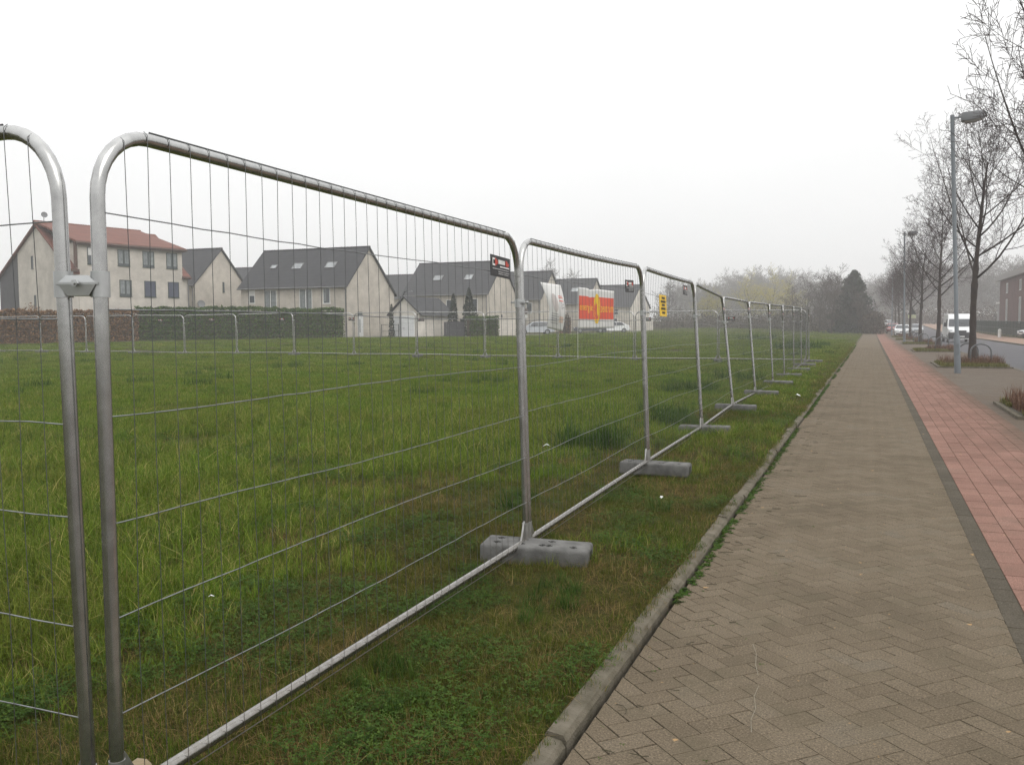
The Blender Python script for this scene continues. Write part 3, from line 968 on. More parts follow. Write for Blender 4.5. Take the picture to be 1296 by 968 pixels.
def gable_house(name, org, rz, L, W, eave, ridge, ry, eave2, wall, roof, label, wins=(), gwins=(), sky=(), group=None, cat='house', over=.22, pipe=True, found=.8, chimney=None):
    """local x along the front, y into the depth, ridge along x at y = ry; right gable faces +x"""
    root = empty(name, org, rz, label, cat, group)
    m = MB()
    G = [(0, -found), (W, -found), (W, eave2), (ry, ridge), (0, eave)]
    m.prism([(0, y, z) for y, z in G], (L, 0, 0))
    m.build('wall', wall, root)
    th = .16
    r = MB()
    s1 = (ridge - eave) / ry; s2 = (ridge - eave2) / (W - ry)
    a = [(-over * 1.4, eave - over * 1.4 * s1 + .03), (ry, ridge + .03), (ry, ridge + .03 + th), (-over * 1.4, eave - over * 1.4 * s1 + .03 + th)]
    c = [(ry, ridge + .03), (W + over * 1.2, eave2 - over * 1.2 * s2 + .03), (W + over * 1.2, eave2 - over * 1.2 * s2 + .03 + th), (ry, ridge + .03 + th)]
    r.prism([(-over, y, z) for y, z in a], (L + 2 * over, 0, 0)); r.prism([(-over, y, z) for y, z in c], (L + 2 * over, 0, 0))
    r.tube([(-over - .01, ry, ridge + .03 + th), (L + over + .01, ry, ridge + .03 + th)], .10, 6)
    ro = r.build('roof', roof, root)
    if chimney:
        q = MB(); q.box((chimney[0], chimney[1], ridge + .1), (.5, .5, 1.1)); q.box((chimney[0], chimney[1], ridge + .69), (.6, .6, .08)); q.build('chimney', M['trim'], ro)
    for u, v, w_, h_ in sky:
        sl = math.atan(s1); ez = np.array([0, math.cos(sl), math.sin(sl)]); en = np.array([0, -math.sin(sl), math.cos(sl)])
        window3(ro, np.array([u, 0, eave + .03]) + ez * v + en * (th * math.cos(sl) + .05), np.array([1., 0, 0]), ez, en, w_, h_, M['zinc'], 'roof', 'skylight')
    g = MB()
    gx = eave - over * 1.4 * s1 + .10
    g.tube([(-over, -over * 1.4 - .06, gx), (L + over, -over * 1.4 - .06, gx)], .065, 8)
    g.build('gutter', M['zinc'], root)
    if pipe:
        g = MB(); g.tube([(L - .10, -over * 1.4 - .05, gx), (L - .10, -.10, gx - .35), (L - .10, -.10, -.3)], .05, 8)
        g.build('downpipe', M['zinc'], root)
    for (u, z, w_, h_, st) in wins:
        fr = M['wframe'] if 'w' in st else M['dframe']
        window(root, (u, 0, z), (1, 0, 0), (0, -1, 0), w_, h_, fr, st)
    for (y, z, w_, h_, st) in gwins:
        fr = M['wframe'] if 'w' in st else M['dframe']
        if 'D' in st:
            d = MB(); d.box((L + .02, y + w_ / 2, z + h_ / 2), (.08, w_, h_)); dd = d.build('door', M['door'], root)
            d = MB(); d.box((L + .068, y + w_ * .35, z + h_ * .52), (.012, .13, h_ * .62)); d.build('pane', M['glass'], dd)
            d = MB(); d.box((L + .075, y + w_ * .85, z + h_ * .48), (.04, .12, .03)); d.build('handle', M['zinc'], dd)
        else:
            window(root, (L, y, z), (0, 1, 0), (1, 0, 0), w_, h_, fr, st)
    return root


TG = 'gabled pale brick houses along the far street'
# the big pale house with the red roof at left ------------------------------
h1a = R_(90 - 12)            # facade runs 12 degrees off the path direction
S_ = 80 / 75.
cx1, cy1 = -62.95 * S_, 55.6 * S_
root = empty('house', (cx1, cy1, .25), h1a, 'large pale three-storey house with red tiled roof and slate-hung side at left', 'house')
# local x along the facade (towards the right of the picture), y into the depth
L1, W1 = 12.2, 12.9
zE, zR, zL = 9.05, 10.9, 6.35     # eave of the raised front, ridge, low eave of the main roof
ry1 = 5.6
m = MB()
m.prism([(0, y, z) for y, z in [(0, -.8), (9.3, -.8), (9.3, zR - (9.3 - ry1) * (zR - 6.2) / (W1 - ry1)), (ry1, zR - .12), (0, zL)]], (L1, 0, 0))
m.build('wall', M['wall2'], root)
m = MB()
m.prism([(0, y, z) for y, z in [(9.303, -.8), (W1, -.8), (W1, 6.1), (9.303, zR - .1 - (9.3 - ry1) * (zR - 6.2) / (W1 - ry1))]], (L1, 0, 0))
m.build('slate_cladding', M['slate'], root)
m = MB(); m.box((6.1, 1.6, 4.2), (10.9, 3.3, 9.7)); m.build('front_bay', M['wall2'], root)
r = MB()
def slab(P_, vec): r.prism(P_, vec)
sF = (zR - zL) / ry1
for xa in (-.25, L1 - .66): r.prism([(xa, -.3, zL - .3 * sF + .05), (xa, ry1, zR), (xa, ry1, zR + .18), (xa, -.3, zL - .3 * sF + .23)], (.91, 0, 0))
sB = (zR - 6.1) / (W1 - ry1)
r.prism([(-.25, ry1, zR), (-.25, W1 + .3, 6.1 - .3 * sB), (-.25, W1 + .3, 6.28 - .3 * sB), (-.25, ry1, zR + .18)], (L1 + .5, 0, 0))
# shallower roof over the raised front
r.add([(.35, -.4, zE - .05), (11.85, -.4, zE - .05), (10.6, ry1, zR + .22), (-.27, ry1, zR + .22), (.35, -.4, zE + .14), (11.85, -.4, zE + .14), (10.6, ry1, zR + .40), (-.27, ry1, zR + .40)],
      [(0, 3, 2, 1), (4, 5, 6, 7), (0, 1, 5, 4), (1, 2, 6, 5), (2, 3, 7, 6), (3, 0, 4, 7)])
r.tube([(-.3, ry1, zR + .36), (10.7, ry1, zR + .36)], .13, 6)
ro = r.build('roof', M['roofr'], root)
m = MB(); m.tube([(.3, -.45, zE - .02), (11.9, -.45, zE - .02)], .09, 8); m.box((6.1, -.25, zE - .14), (11.3, .28, .14)); m.build('gutter', M['trim'], root)
m = MB(); m.box((.40, -.10, 7.9), (.28, .14, 2.3)); m.box((.1, -.2, 6.5), (.9, .5, .22)); m.box((11.9, -.2, 6.3), (.8, .5, .22)); m.build('fascia', M['trim'], root)
m = MB(); m.tube([(L1 - .05, -.14, 6.2), (L1 - .05, -.14, -.5)], .06, 8); m.build('downpipe', M['zinc'], root)
for i, u in enumerate((1.55, 4.55, 7.15, 9.75)):
    window(root, (u, -.053, 7.15), (1, 0, 0), (0, -1, 0), 1.25, 1.55, M['dframe'], ['2b', '2c', '2c', '2c'][i])
    window(root, (u + .1, -.053, 4.28), (1, 0, 0), (0, -1, 0), 1.25, 1.55, M['dframe'], ['2', '2c', 's', 's'][i])
    window(root, (u + .1, -.053, 1.2), (1, 0, 0), (0, -1, 0), 1.25, 1.55, M['dframe'], '2')
for y, z, h_ in ((6.4, 6.9, 1.2), (6.1, 3.1, 1.3), (6.2, 1.0, 1.1)):
    window(root, (-.003, y + .4, z), (0, -1, 0), (-1, 0, 0), .34, h_, M['dframe'], '1')
m = MB(); m.lathe([(.02, -.1), (.24, -.04), (.28, .02), (.24, .0), (.02, -.03)], 16); d = m.build('satellite_dish', M['dish'], root, loc=(.55, ry1 - .4, zR + 1.0)); d.rotation_euler = (R_(75), 0, R_(-20))
m = MB(); m.tube([(.55, ry1 - .3, zR), (.55, ry1 - .3, zR + 1.1)], .03, 6); m.build('dish_mast', M['zinc'], root)
m = MB(); m.box((4.6, -2.2, 2.35), (8.6, 3.4, .14)); m.box((4.6, -3.85, 2.15), (8.6, .1, .24)); m.build('porch_roof', M['zinc'], root)

# the gabled row ------------------------------------------------------------
gable_house('house', (-80.3, 76.2, .5), 0, 12.0, 8.4, 5.75, 9.75, 4.45, 5.9, M['wall'], M['roofd'], 'narrow-looking gable house between the red-roofed house and the four-window house', [],
            [(4.6, 5.0, .3, 1.15, '1'), (4.75, 2.6, .25, .5, '1')], [], TG)
h2 = bpy.data.objects[-1] if False else None
gable_house('house', (-61.4, 75.46, .45), 0, 13.0, 9.43, 5.22, 9.15, 4.2, 4.55, M['wall'], M['roofd'], 'gabled house with three skylights and long balcony doors above the green hedge',
            [(1.05, 3.55, .75, 1.5, '1wb'), (3.0, 2.55, 1.55, 2.35, '2wc'), (7.35, 2.35, 1.55, 2.6, '2wc'), (10.2, 3.4, .85, 1.6, '1wc'), (3.2, .3, 1.4, 1.2, '2w')],
            [(1.9, .05, 1.0, 2.15, 'D'), (1.95, 2.3, .85, .28, '1')], [(2.3, 2.75, .75, .6), (5.1, 2.55, 1.2, .95), (9.2, 2.55, 1.2, .95)], TG)
gable_house('house', (-57.2, 102.73, .42), 0, 12.1, 9.8, 5.25, 9.45, 5.0, 5.2, M['wall'], M['roofd'], 'gabled house behind the small white garage, one skylight lit pale',
            [(1.5, 3.2, .9, 1.6, '1w'), (4.1, 3.2, .9, 1.6, '1wb'), (6.3, 2.9, .85, 1.6, '1w'), (9.9, 2.9, .85, 1.7, '1w')], [(4.4, .6, .5, 2.0, '1')], [(3.3, 2.7, 1.3, 1.1), (7.9, 2.7, 1.1, 1.1)], TG)
gable_house('house', (-55.7, 118.45, .5), 0, 12.0, 9.0, 4.9, 8.85, 4.5, 5.2, M['wall'], M['roofd'], 'gabled house behind the joint of the first two fence panels', [(7.2, 2.8, .9, 1.5, '1w'), (9.8, 2.8, .9, 1.5, '1w')], [], [], TG)
gable_house('house', (-53.9, 134.37, .62), 0, 12.0, 10.5, 4.45, 8.4, 5.6, 4.9, M['wall'], M['roofd'], 'gabled house seen between the white banner and the red banner', [(5, 2.3, .9, 1.5, '1w')], [], [(8.6, 3.0, 1.3, 1.2)], TG)
gable_house('house', (-49.9, 146.81, .72), 0, 12.0, 14.0, 4.0, 7.75, 6.6, 3.9, M['wall3'], M['roofd'], 'farthest gabled house, right of the red banner', [(5.8, .8, 1.6, 1.2, '2w'), (8.5, .8, 1.2, 1.2, '2w'), (9.0, 2.6, .9, 1.0, '1w'), (3.0, .8, 1.2, 1.2, '2w')],
            [], [(5.5, 3.0, 1.3, 1.1)], TG)
gable_house('house', (-95., 103.0, .5), 0, 17.0, 9.0, 6.2, 9.65, 4.5, 6, M['wall'], M['roofd'], 'dark roof peeping out behind the gap left of the house with balcony doors', [], [], [], TG, pipe=False)
gable_house('house', (-83.0, 124.0, .5), 0, 17.8, 9.0, 5.6, 9.3, 4.5, 5.4, M['wall'], M['roofd'], 'dark roof peeping out above the garage, behind the gable with the white door', [], [], [], TG, pipe=False)

# garage: gable to the camera's left, ridge along the path direction --------
gr = empty('garage', (-43.75, 76.0, .45), 0, 'small white garage with a steep dark roof and pale door', 'garage')
m = MB(); m.prism([(0, 0, -.6), (3.2, 0, -.6), (3.2, 0, 2.3), (1.55, 0, 3.85), (0, 0, 2.3)], (0, 7.2, 0)); m.build('wall', M['wall3'], gr)
m = MB()
for a, c in (((-.3, 2.1), (1.55, 3.88)), ((3.5, 2.1), (1.55, 3.88))):
    m.prism([(a[0], -.25, a[1]), (c[0], -.25, c[1]), (c[0], -.25, c[1] + .14), (a[0], -.25, a[1] + .14)], (0, 7.7, 0))
m.build('roof', M['roofd'], gr)
m = MB(); m.box((1.5, -.03, 1.02), (2.3, .08, 2.1))
for k in range(5): m.box((1.5, -.085, .25 + k * .42), (2.2, .03, .36))
gd = m.build('garage_door', M['door'], gr)
m = MB(); m.box((1.5, -.12, .9), (.2, .04, .04)); m.build('handle', M['zinc'], gd)
m = MB(); m.tube([(3.55, -.2, 2.15), (3.55, 7.3, 2.15)], .05, 6); m.build('gutter', M['zinc'], gr)

# dark metal gate, walls, bits at the street edge
def barfence(name, p0, p1, h_, label, cat, step=.14, post=2.0, mat=None, mesh=False, group=None):
    p0 = np.array(p0, float); p1 = np.array(p1, float); d = p1 - p0; L = np.linalg.norm(d[:2]); d /= L
    root = empty(name, tuple(p0), 0, label, cat, group)
    m = MB(); n = max(1, int(round(L / post)))
    for i in range(n + 1):
        q = d * (L * i / n); m.tube([q + np.array([0, 0, -.3]), q + np.array([0, 0, h_ + .05])], .035, 6)
    m.build('posts', mat, root); root.children[-1]['kind'] = 'stuff' if n > 100 else 'thing'
    m = MB()
    for z in (.1, h_ * .5, h_): m.tube([np.array([0, 0, z]), d * L + np.array([0, 0, z])], .018, 5)
    s = 0
    while s < L: m.tube([d * s + np.array([0, 0, .08]), d * s + np.array([0, 0, h_])], .007 if not mesh else .005, 4, False); s += step
    m.build('bars', mat, root)
    return root
M['darkmetal'] = simple('dark_metal', (.035, .04, .042), (.025, .028, .03), .5, .3)
barfence('garden_gate', (-43.2, 73.3, .45), (-41.7, 73.9, .46), 1.25, 'low dark metal garden gate beside the white garage', 'gate', .12, 1.6, M['darkmetal'])
m = MB(); m.box((0, 0, .85), (1.75, .25, 2.3), R_(20)); m.box((0, 0, 2.04), (1.85, .34, .09), R_(20))
tag(m.build('garden_wall', M['wall3'], loc=(-35.15, 85.15, .3)), 'short white garden wall right of the dark hedge', 'wall')
m = MB()
m.box((0, 0, .7), (3.6, .16, 2.0), R_(20)); m.box((0, 0, 1.73), (3.7, .24, .07), R_(20))
tag(m.build('garden_wall', M['wall3'], loc=(-33.7, 137.7, .7)), 'pale garden wall beside the farthest gabled house', 'wall')
M['wood'] = simple('brown_wood', (.16, .095, .055), (.11, .065, .04), .8, 0, 5, .2, 40)
m = MB()
for k in range(12): m.box((k * .12 - .66, 0, .9), (.115, .05, 2.0 + .03 * (k % 3)))
m.box((0, .05, .4), (1.44, .05, .1)); m.box((0, .05, 1.5), (1.44, .05, .1))
tag(m.build('wooden_gate', M['wood'], loc=(-34.0, 100.5, .5), rz=R_(20)), 'brown wooden board gate between the two banners', 'gate')
# dark slate-coloured fence between garage and hedge
m = MB()
for k in range(9): m.box((k * .22 - .9, 0, .75), (.21, .04, 1.5))
tag(m.build('board_fence', M['slate'], loc=(-36.9, 76.2, .45), rz=R_(25)), 'dark board fence right of the white garage', 'fence')

# side street in front of the houses
b = MB()
pth = [(-47.5, 72.2), (-43.0, 73.0), (-37.5, 74.6), (-33.6, 79.0), (-33.2, 84), (-33.2, 92), (-31.6, 100), (-31.0, 112), (-31.0, 135)]
for (xa, ya), (xb, yb) in zip(pth[:-1], pth[1:]):
    b.quad((xa, ya, float(zt(xa, ya)) + .05), (xb, yb, float(zt(xb, yb)) + .05), (xb - 2.6, yb + 2.2, float(zt(xb, yb)) + .05), (xa - 2.6, ya + 2.2, float(zt(xa, ya)) + .05))
M['lane'] = simple('pale_lane', (.27, .26, .245), (.22, .21, .20), .9, 0, 1, .2, 60)
tag(b.build('side_street', M['lane']), kind='structure')

# far-off small satellite dish on the narrow gable house
m = MB(); m.lathe([(.02, -.08), (.28, -.03), (.42, .05), (.30, .02), (.02, -.02)], 16)
M['dishd'] = M['dish']
hs2 = [o for o in bpy.data.objects if o.get('label', '').startswith('narrow-looking')][0]
d = m.build('satellite_dish', M['dish'], hs2, loc=(12.3, .75, 3.6)); d.rotation_euler = (R_(70), 0, R_(60))

# brick building on the right ----------------------------------------------
M['redbrick'] = wallmat('red_brick', (.165, .105, .096), (.125, .083, .078))
M['fascia'] = simple('grey_fascia', (.24, .22, .21), (.20, .185, .175), .6)
br = empty('brick_building', (17, 100, .3), 0, 'red-brick building with tall white window strips beside the road', 'building')
m = MB(); m.box((7, 21.6, 3.6), (14, 43.2, 8.4)); m.build('wall', M['redbrick'], br)
m = MB(); m.box((6.9, 21.6, 7.55), (14.8, 44.0, .75)); m.build('roof', M['fascia'], br)
for k, y in enumerate((24.5, 12, 36)):
    for z, h_ in ((5.35, 1.3), (1.3, 3.2)):
        window(br, (-.003, y + .75, z), (0, -1, 0), (-1, 0, 0), 1.5, h_, M['wframe'], '2')
        ch = br.children[-1]
        for c in ch.children:
            if c.name.startswith('pane'): c.data.materials[0] = M['curtain']
M['greyb'] = simple('grey_building', (.22, .215, .21), (.18, .175, .17), .9)
lb = empty('flat_roofed_building', (21.5, 172, .9), 0, 'low grey flat-roofed building in the mist left of the brick building', 'building')
m = MB(); m.box((7, 6, 2.0), (14, 12, 4.4)); m.build('wall', M['greyb'], lb)
m = MB(); m.box((7, 6, 4.32), (14.5, 12.5, .24)); m.build('roof', M['wframe'], lb)
for k in range(4): window(lb, (1 + k * 3.3, -.003, 1.0), (1, 0, 0), (0, -1, 0), 2.2, 1.4, M['dframe'], '2')
M['greenm'] = simple('green_metal', (.035, .06, .045), (.03, .05, .04), .5, .2)
barfence('bar_fence', (14.5, 88, .03), (14.5, 150, .4), 1.6, 'long dark green bar fence behind the far pavement', 'fence', .13, 2.5, M['greenm'])
m = MB(); m.lathe([(.16, 0), (.16, .78), (.13, .86), (.06, .9)], 14)
tag(m.build('bollard', M['wframe'], loc=(12.9, 108, .04), smooth=False), 'short white bollard on the far pavement', 'bollard')
# ------------------------------------------------------------------ lamps, banners, signs, vehicles
M['lens'] = simple('lamp_lens', (.42, .42, .42), (.30, .30, .30), .25)
def street_lamp(x, y, lean, label, hh=8.0):
    z0 = float(zt(x, y))
    root = empty('street_lamp', (x, y, z0), 0, label, 'street lamp', 'street lamps between cycle path and parking bays')
    root.rotation_euler = (0, lean, 0)
    m = MB(); m.lathe([(.095, -.3), (.095, 0), (.092, 1.15), (.062, 1.22), (.060, hh - .05), (.058, hh)], 16)
    auto_smooth(m.build('pole', M['pole'], root), 30)
    m = MB(); m.box((0, -.092, .75), (.09, .012, .34)); m.build('hatch', M['pole'], root)
    m = MB(); m.tube([(-.02, 0, hh - .09), (.30, 0, hh - .09)], .028, 8); m.build('arm', M['pole'], root)
    m = MB()   # luminaire: flat tapered casing
    V = []
    for xx, w0, zb, zt_ in ((.24, .12, -.22, .0), (.30, .15, -.25, .03), (.66, .17, -.225, .03), (.88, .14, -.185, .005), (.96, .11, -.15, -.05)):
        V += [(xx, -w0, hh + zb), (xx, w0, hh + zb), (xx, w0 * .75, hh + zt_), (xx, -w0 * .75, hh + zt_)]
    F = [(3, 2, 1, 0), (16, 17, 18, 19)]
    for i in range(4):
        for q in range(4):
            F.append((i * 4 + q, i * 4 + (q + 1) % 4, i * 4 + 4 + (q + 1) % 4, i * 4 + 4 + q))
    m.add(V, F)
    hd = bevel(m.build('lamp_head', M['dish'], root), .015, 2, 30)
    m = MB(); V = []
    for xx, w0, z in ((.33, .12, -.252), (.64, .135, -.230), (.86, .10, -.192)):
        V += [(xx, -w0, hh + z), (xx, w0, hh + z), (xx, w0 * .7, hh + z - .05), (xx, -w0 * .7, hh + z - .05)]
    F = [(3, 2, 1, 0), (8, 9, 10, 11)]
    for i in range(2):
        for q in range(4): F.append((i * 4 + q, i * 4 + (q + 1) % 4, i * 4 + 4 + (q + 1) % 4, i * 4 + 4 + q))
    m.add(V, F); auto_smooth(m.build('lamp_glass', M['lens'], hd), 60)
    return root
street_lamp(2.56, 30.9, -.043, 'nearest grey street lamp, beside the planted bed with the hoops')
street_lamp(2.45, 75.0, -.020, 'second grey street lamp along the cycle path, half as tall in view', 8.6)
street_lamp(2.55, 124.7, -.005, 'third and farthest street lamp, small and grey in the mist', 8.0)
# lamp near the houses
def simple_lamp(x, y, h_, label):
    root = empty('street_lamp', (x, y, float(zt(x, y))), 0, label, 'street lamp')
    m = MB(); pts = [(0, 0, -.3), (0, 0, h_ - .5)] + [(.42 * math.sin(a), 0, h_ - .5 + .42 * (1 - math.cos(a)) * 1.1) for a in np.linspace(.3, 1.5, 5)] + [(.75, 0, h_)]
    m.tube(pts, [.055] * 2 + [.04] * 6, 8); m.build('pole', M['darkmetal'], root)
    m = MB(); m.box((1.0, 0, h_ - .02), (.55, .18, .12), top=.6); m.build('lamp_head', M['dish'], root)
simple_lamp(-40.5, 72.2, 4.3, 'thin dark lamp post in front of the white garage')
simple_lamp(21.5, 150, 7.5, 'thin lamp post in the mist left of the brick building')

# banners ------------------------------------------------------------------
M['banner'] = simple('banner_white', (.66, .65, .64), (.58, .57, .565), .55, 0, 1.5)
M['bred'] = simple('banner_red', (.70, .105, .06), (.62, .085, .05), .55, 0, 1.5)
M['byel'] = simple('banner_yellow', (.80, .52, .02), (.74, .46, .02), .55, 0, 2)
M['borange'] = simple('banner_lettering', (.90, .50, .04), (.86, .46, .03), .55)
M['bgrey'] = simple('banner_picture', (.40, .36, .35), (.55, .50, .48), .6, 0, 1.3)
M['bpink'] = simple('banner_picture_pink', (.55, .40, .33), (.62, .50, .42), .6, 0, 3)
M['btext'] = simple('banner_text', (.20, .19, .20), (.26, .25, .25), .6)


def cloth_banner(org, surf, label, rects, discs, texts, poles):
    """surf(u, v, n) -> local point; u right, v up 0..1"""
    root = empty('banner', org, 0, label, 'banner')
    m = MB(); n = 22
    V = [surf(i / n, j / n, 0.) for j in range(n + 1) for i in range(n + 1)]
    V2 = [surf(i / n, j / n, -.008) for j in range(n + 1) for i in range(n + 1)]
    K = (n + 1) ** 2
    F = []
    for j in range(n):
        for i in range(n):
            a = j * (n + 1) + i; F.append((a, a + 1, a + n + 2, a + n + 1)); F.append((K + a, K + a + n + 1, K + a + n + 2, K + a + 1))
    for k in range(n):
        for a, c in ((k, k + 1), (n * (n + 1) + k + 1, n * (n + 1) + k), ((k + 1) * (n + 1), k * (n + 1)), (k * (n + 1) + n, (k + 1) * (n + 1) + n)):
            F.append((a, K + a, K + c, c))
    m.add(V + V2, F); m.build('cloth', M['banner'], root, smooth=True)
    for nm, mat, lst in rects:
        m = MB()
        for u0, v0, u1, v1 in lst:
            q = max(2, int((u1 - u0) * 24)); r = max(2, int(abs(v1 - v0) * 24))
            V = [surf(u0 + (u1 - u0) * i / q, v0 + (v1 - v0) * j / r, .012) for j in range(r + 1) for i in range(q + 1)]
            m.add(V, [(j * (q + 1) + i, j * (q + 1) + i + 1, (j + 1) * (q + 1) + i + 1, (j + 1) * (q + 1) + i) for j in range(r) for i in range(q)])
        m.build(nm, mat, root, smooth=True)
    for nm, mat, (uc, vc, ru, rv), nn in discs:
        m = MB(); V = [surf(uc, vc, nn)]; F = []
        R3 = 5; S3 = 28
        for r in range(1, R3 + 1):
            for s in range(S3):
                a = 2 * math.pi * s / S3; V.append(surf(uc + ru * r / R3 * math.cos(a), vc + rv * r / R3 * math.sin(a), nn))
        for s in range(S3): F.append((0, 1 + s, 1 + (s + 1) % S3))
        for r in range(R3 - 1):
            for s in range(S3):
                a = 1 + r * S3 + s; c = 1 + r * S3 + (s + 1) % S3; F.append((a, a + S3, c + S3, c))
        m.add(V, F); m.build(nm, mat, root, smooth=True)
    for nm, mat, txt, u0, u1, vc, vh, nn in texts:
        o = text_mesh(txt, 1., mat, nm, .0)
        co = np.array([v.co[:] for v in o.data.vertices])
        mn, mx = co.min(0), co.max(0)
        for v in o.data.vertices:
            u = u0 + (u1 - u0) * (v.co.x - mn[0]) / (mx[0] - mn[0]); vv = vc + vh * ((v.co.y - mn[1]) / (mx[1] - mn[1]) - .5)
            v.co = Vector(surf(u, vv, nn))
        o.parent = root
    for nm, mat, p0, p1, rr in poles:
        m = MB(); m.tube([p0, p1], rr, 8); m.build(nm, mat, root)
    return root

# both banners are strapped to thin poles just inside the far fence row
BS = .37
A = np.array([-11.31, 35.20]); e = np.array([.928, .373]); nb = np.array([e[1], -e[0]]); Lb = 1.49
BZ = float(zt(-11, 35.5))
def sred(u, v, n):
    d = .02 * math.sin(u * 9 + v * 3) * (1 - abs(2 * u - 1)) + .04 * math.sin(u * 5.2 + .5) * v * (1 - u) + n
    top = 3.137 - .172 * u - .06 * math.exp(-((u - .33) / .05)**2) - .045 * math.exp(-((u - .45) / .03)**2); bot = 1.412 + .024 * u
    p = e * (u * Lb) + nb * d
    return (p[0], p[1], bot + (top - bot) * v - BZ)
cloth_banner((A[0], A[1], BZ), sred, 'white banner with a broad red band, yellow oval and yellow lettering',
             [('red_band', M['bred'], [(.012, .235, .988, .80)])],
             [('yellow_oval', M['byel'], (.515, .50, .095, .385), .012)],
             [('lettering', M['borange'], 'energie', .04, .405, .505, .22, .016), ('lettering', M['borange'], 'zentrum', .625, .975, .505, .18, .016)],
             [('banner_pole', M['wframe'], (-.02, 0, -.3), (-.02, 0, 3.12), .008), ('banner_pole', M['pole'], (e[0] * (Lb + .02), e[1] * (Lb + .02), -.3), (e[0] * (Lb + .02), e[1] * (Lb + .02), 2.96), .008)])
# white one billowing in the wind
A2 = np.array([-12.74, 34.53])
def swhite(u, v, n):
    # left edge swings in, right edge bulges out
    l = -.05 + 1.05 * (1 - v) ** 1.0 + .38 * math.sin(math.pi * (1 - v)) - .45 * max(0, .35 - v) * 2.0
    r = 2.25 + .55 * math.sin(math.pi * (1 - v) * .85) - .05 * (1 - v)
    x = (l + (r - l) * u) * BS
    d = (.55 * math.sin(math.pi * v) * math.sin(math.pi * (.15 + .7 * u)) - .2 * u) * BS + n
    top = 3.353 - .125 * u; bot = 1.36 - .055 * u + .09 * (1 - u)
    p = e * x + nb * d
    return (p[0], p[1], bot + (top - bot) * v - BZ)
rl_ = []
for k in range(5): rl_.append((.16, .13 + k * .05, .16 + .45 - .04 * (k % 3), .142 + k * .05))
cloth_banner((A2[0], A2[1], BZ), swhite, 'tall white advertising banner billowing in the wind, pale grey picture and small print',
             [('small_print', M['btext'], rl_ + [(.78, .46 + k * .035, .80 + .12 * (k % 2) + .04, .472 + k * .035) for k in range(5)]), ('red_print', M['bred'], [(.70, .70, .93, .715), (.70, .735, .9, .75), (.70, .63, .93, .65)]), ('picture', M['bpink'], [(.66, .17, .90, .30)])],
             [('picture', M['bgrey'], (.45, .58, .17, .20), .014)], [],
             [('banner_pole', M['pole'], (-.03, -.02, -.3), (-.03, -.02, 3.4), .008), ('banner_pole', M['pole'], (e[0] * .97, e[1] * .97 + .03, -.3), (e[0] * .97, e[1] * .97 + .03, 3.25), .008)])

# signs ----------------------------------------------------------------------
def post_sign(x, y, h_, label, kind):
    root = empty('traffic_sign', (x, y, float(zt(x, y))), 0, label, 'traffic sign')
    m = MB(); m.tube([(0, 0, -.3), (0, 0, h_)], .032, 8); m.build('post', M['zinc'], root)
    if kind == 'tri':
        t = .48
        m = MB(); m.prism([(-t, -.05, h_ - .85), (t, -.05, h_ - .85), (0, -.05, h_ + .02)], (0, .018, 0)); m.build('triangle_plate', M['darkmetal'], root)
        m = MB(); m.box((-.02, -.045, h_ - 1.12), (.92, .02, .44)); m.build('supplementary_plate', M['palep'], root)
    else:
        m = MB(); m.tube([(0, -.06, h_ - .3), (0, -.04, h_ - .3)], .30, 20); m.build('disc', M['brownp'], root)
        m = MB(); m.box((0, -.05, h_ - .85), (.42, .02, .34)); m.build('supplementary_plate', M['wframe'], root)
M['palep'] = simple('pale_yellow_plate', (.45, .47, .30), (.40, .42, .27), .5)
M['brownp'] = simple('grey_brown_back', (.12, .095, .085), (.10, .08, .07), .6)
post_sign(4.85, 123.0, 3.55, 'dark triangular sign above a pale plate, among the street trees', 'tri')
post_sign(-34.5, 88.9, 2.9, 'round dark sign disc near the parked estate car by the houses', 'round')

# bicycle hoops -------------------------------------------------------------
def hoop_mesh():
    m = MB(); w_ = .34
    pts = [(-w_, 0, -.1), (-w_, 0, .50)] + [(-w_ * math.cos(a), 0, .50 + .30 * math.sin(a)) for a in np.linspace(.25, math.pi - .25, 11)] + [(w_, 0, .50), (w_, 0, -.1)]
    m.tube(pts, .030, 8)
    return m.mesh('hoop', M['hoopm'], True)
M['hoopm'] = simple('hoop_steel', (.16, .165, .17), (.11, .115, .12), .5, .4)
HM = hoop_mesh()
TREES_Y = [18.3, 37.2, 56.2, 75.4, 94.2, 113.0, 132., 151., 170.]
for i, y in enumerate(TREES_Y[1:5]):
    for dy, dx, nm in ((-.75, .15, 'front'), (.55, -.15, 'back')):
        o = bpy.data.objects.new('bicycle_hoop', HM); COL.objects.link(o); o.location = (3.62 + dx, y + dy, 0)
        tag(o, 'steel hoop %s the %s street tree in view, in its planted bed' % ({'front': 'in front of', 'back': 'just behind'}[nm], ORD[i]), 'bike hoop', 'steel hoops around the street trees')

# vehicles ------------------------------------------------------------------
M['carw'] = simple('white_car_paint', (.74, .75, .75), (.70, .71, .71), .25, 0, 2, coat=.5)
M['cars'] = simple('silver_car_paint', (.42, .44, .46), (.36, .38, .40), .3, .4, 2, coat=.5)
M['carr'] = simple('red_car_paint', (.36, .03, .025), (.30, .025, .02), .3, 0, 2, coat=.5)
M['card'] = simple('dark_car_paint', (.04, .045, .055), (.03, .035, .045), .3, .2, 2, coat=.5)
M['cglass'] = glass('car_glass', (.035, .042, .05))
M['rubber'] = simple('rubber', (.018, .018, .018), None, .85)
M['plastic'] = simple('dark_plastic', (.028, .029, .031), None, .6)
M['rim'] = simple('alloy', (.36, .37, .38), (.28, .29, .3), .35, .7)
M['lampc'] = simple('headlamp', (.62, .64, .66), (.5, .52, .54), .1)
M['lampr'] = simple('tail_lamp', (.40, .02, .02), None, .2)
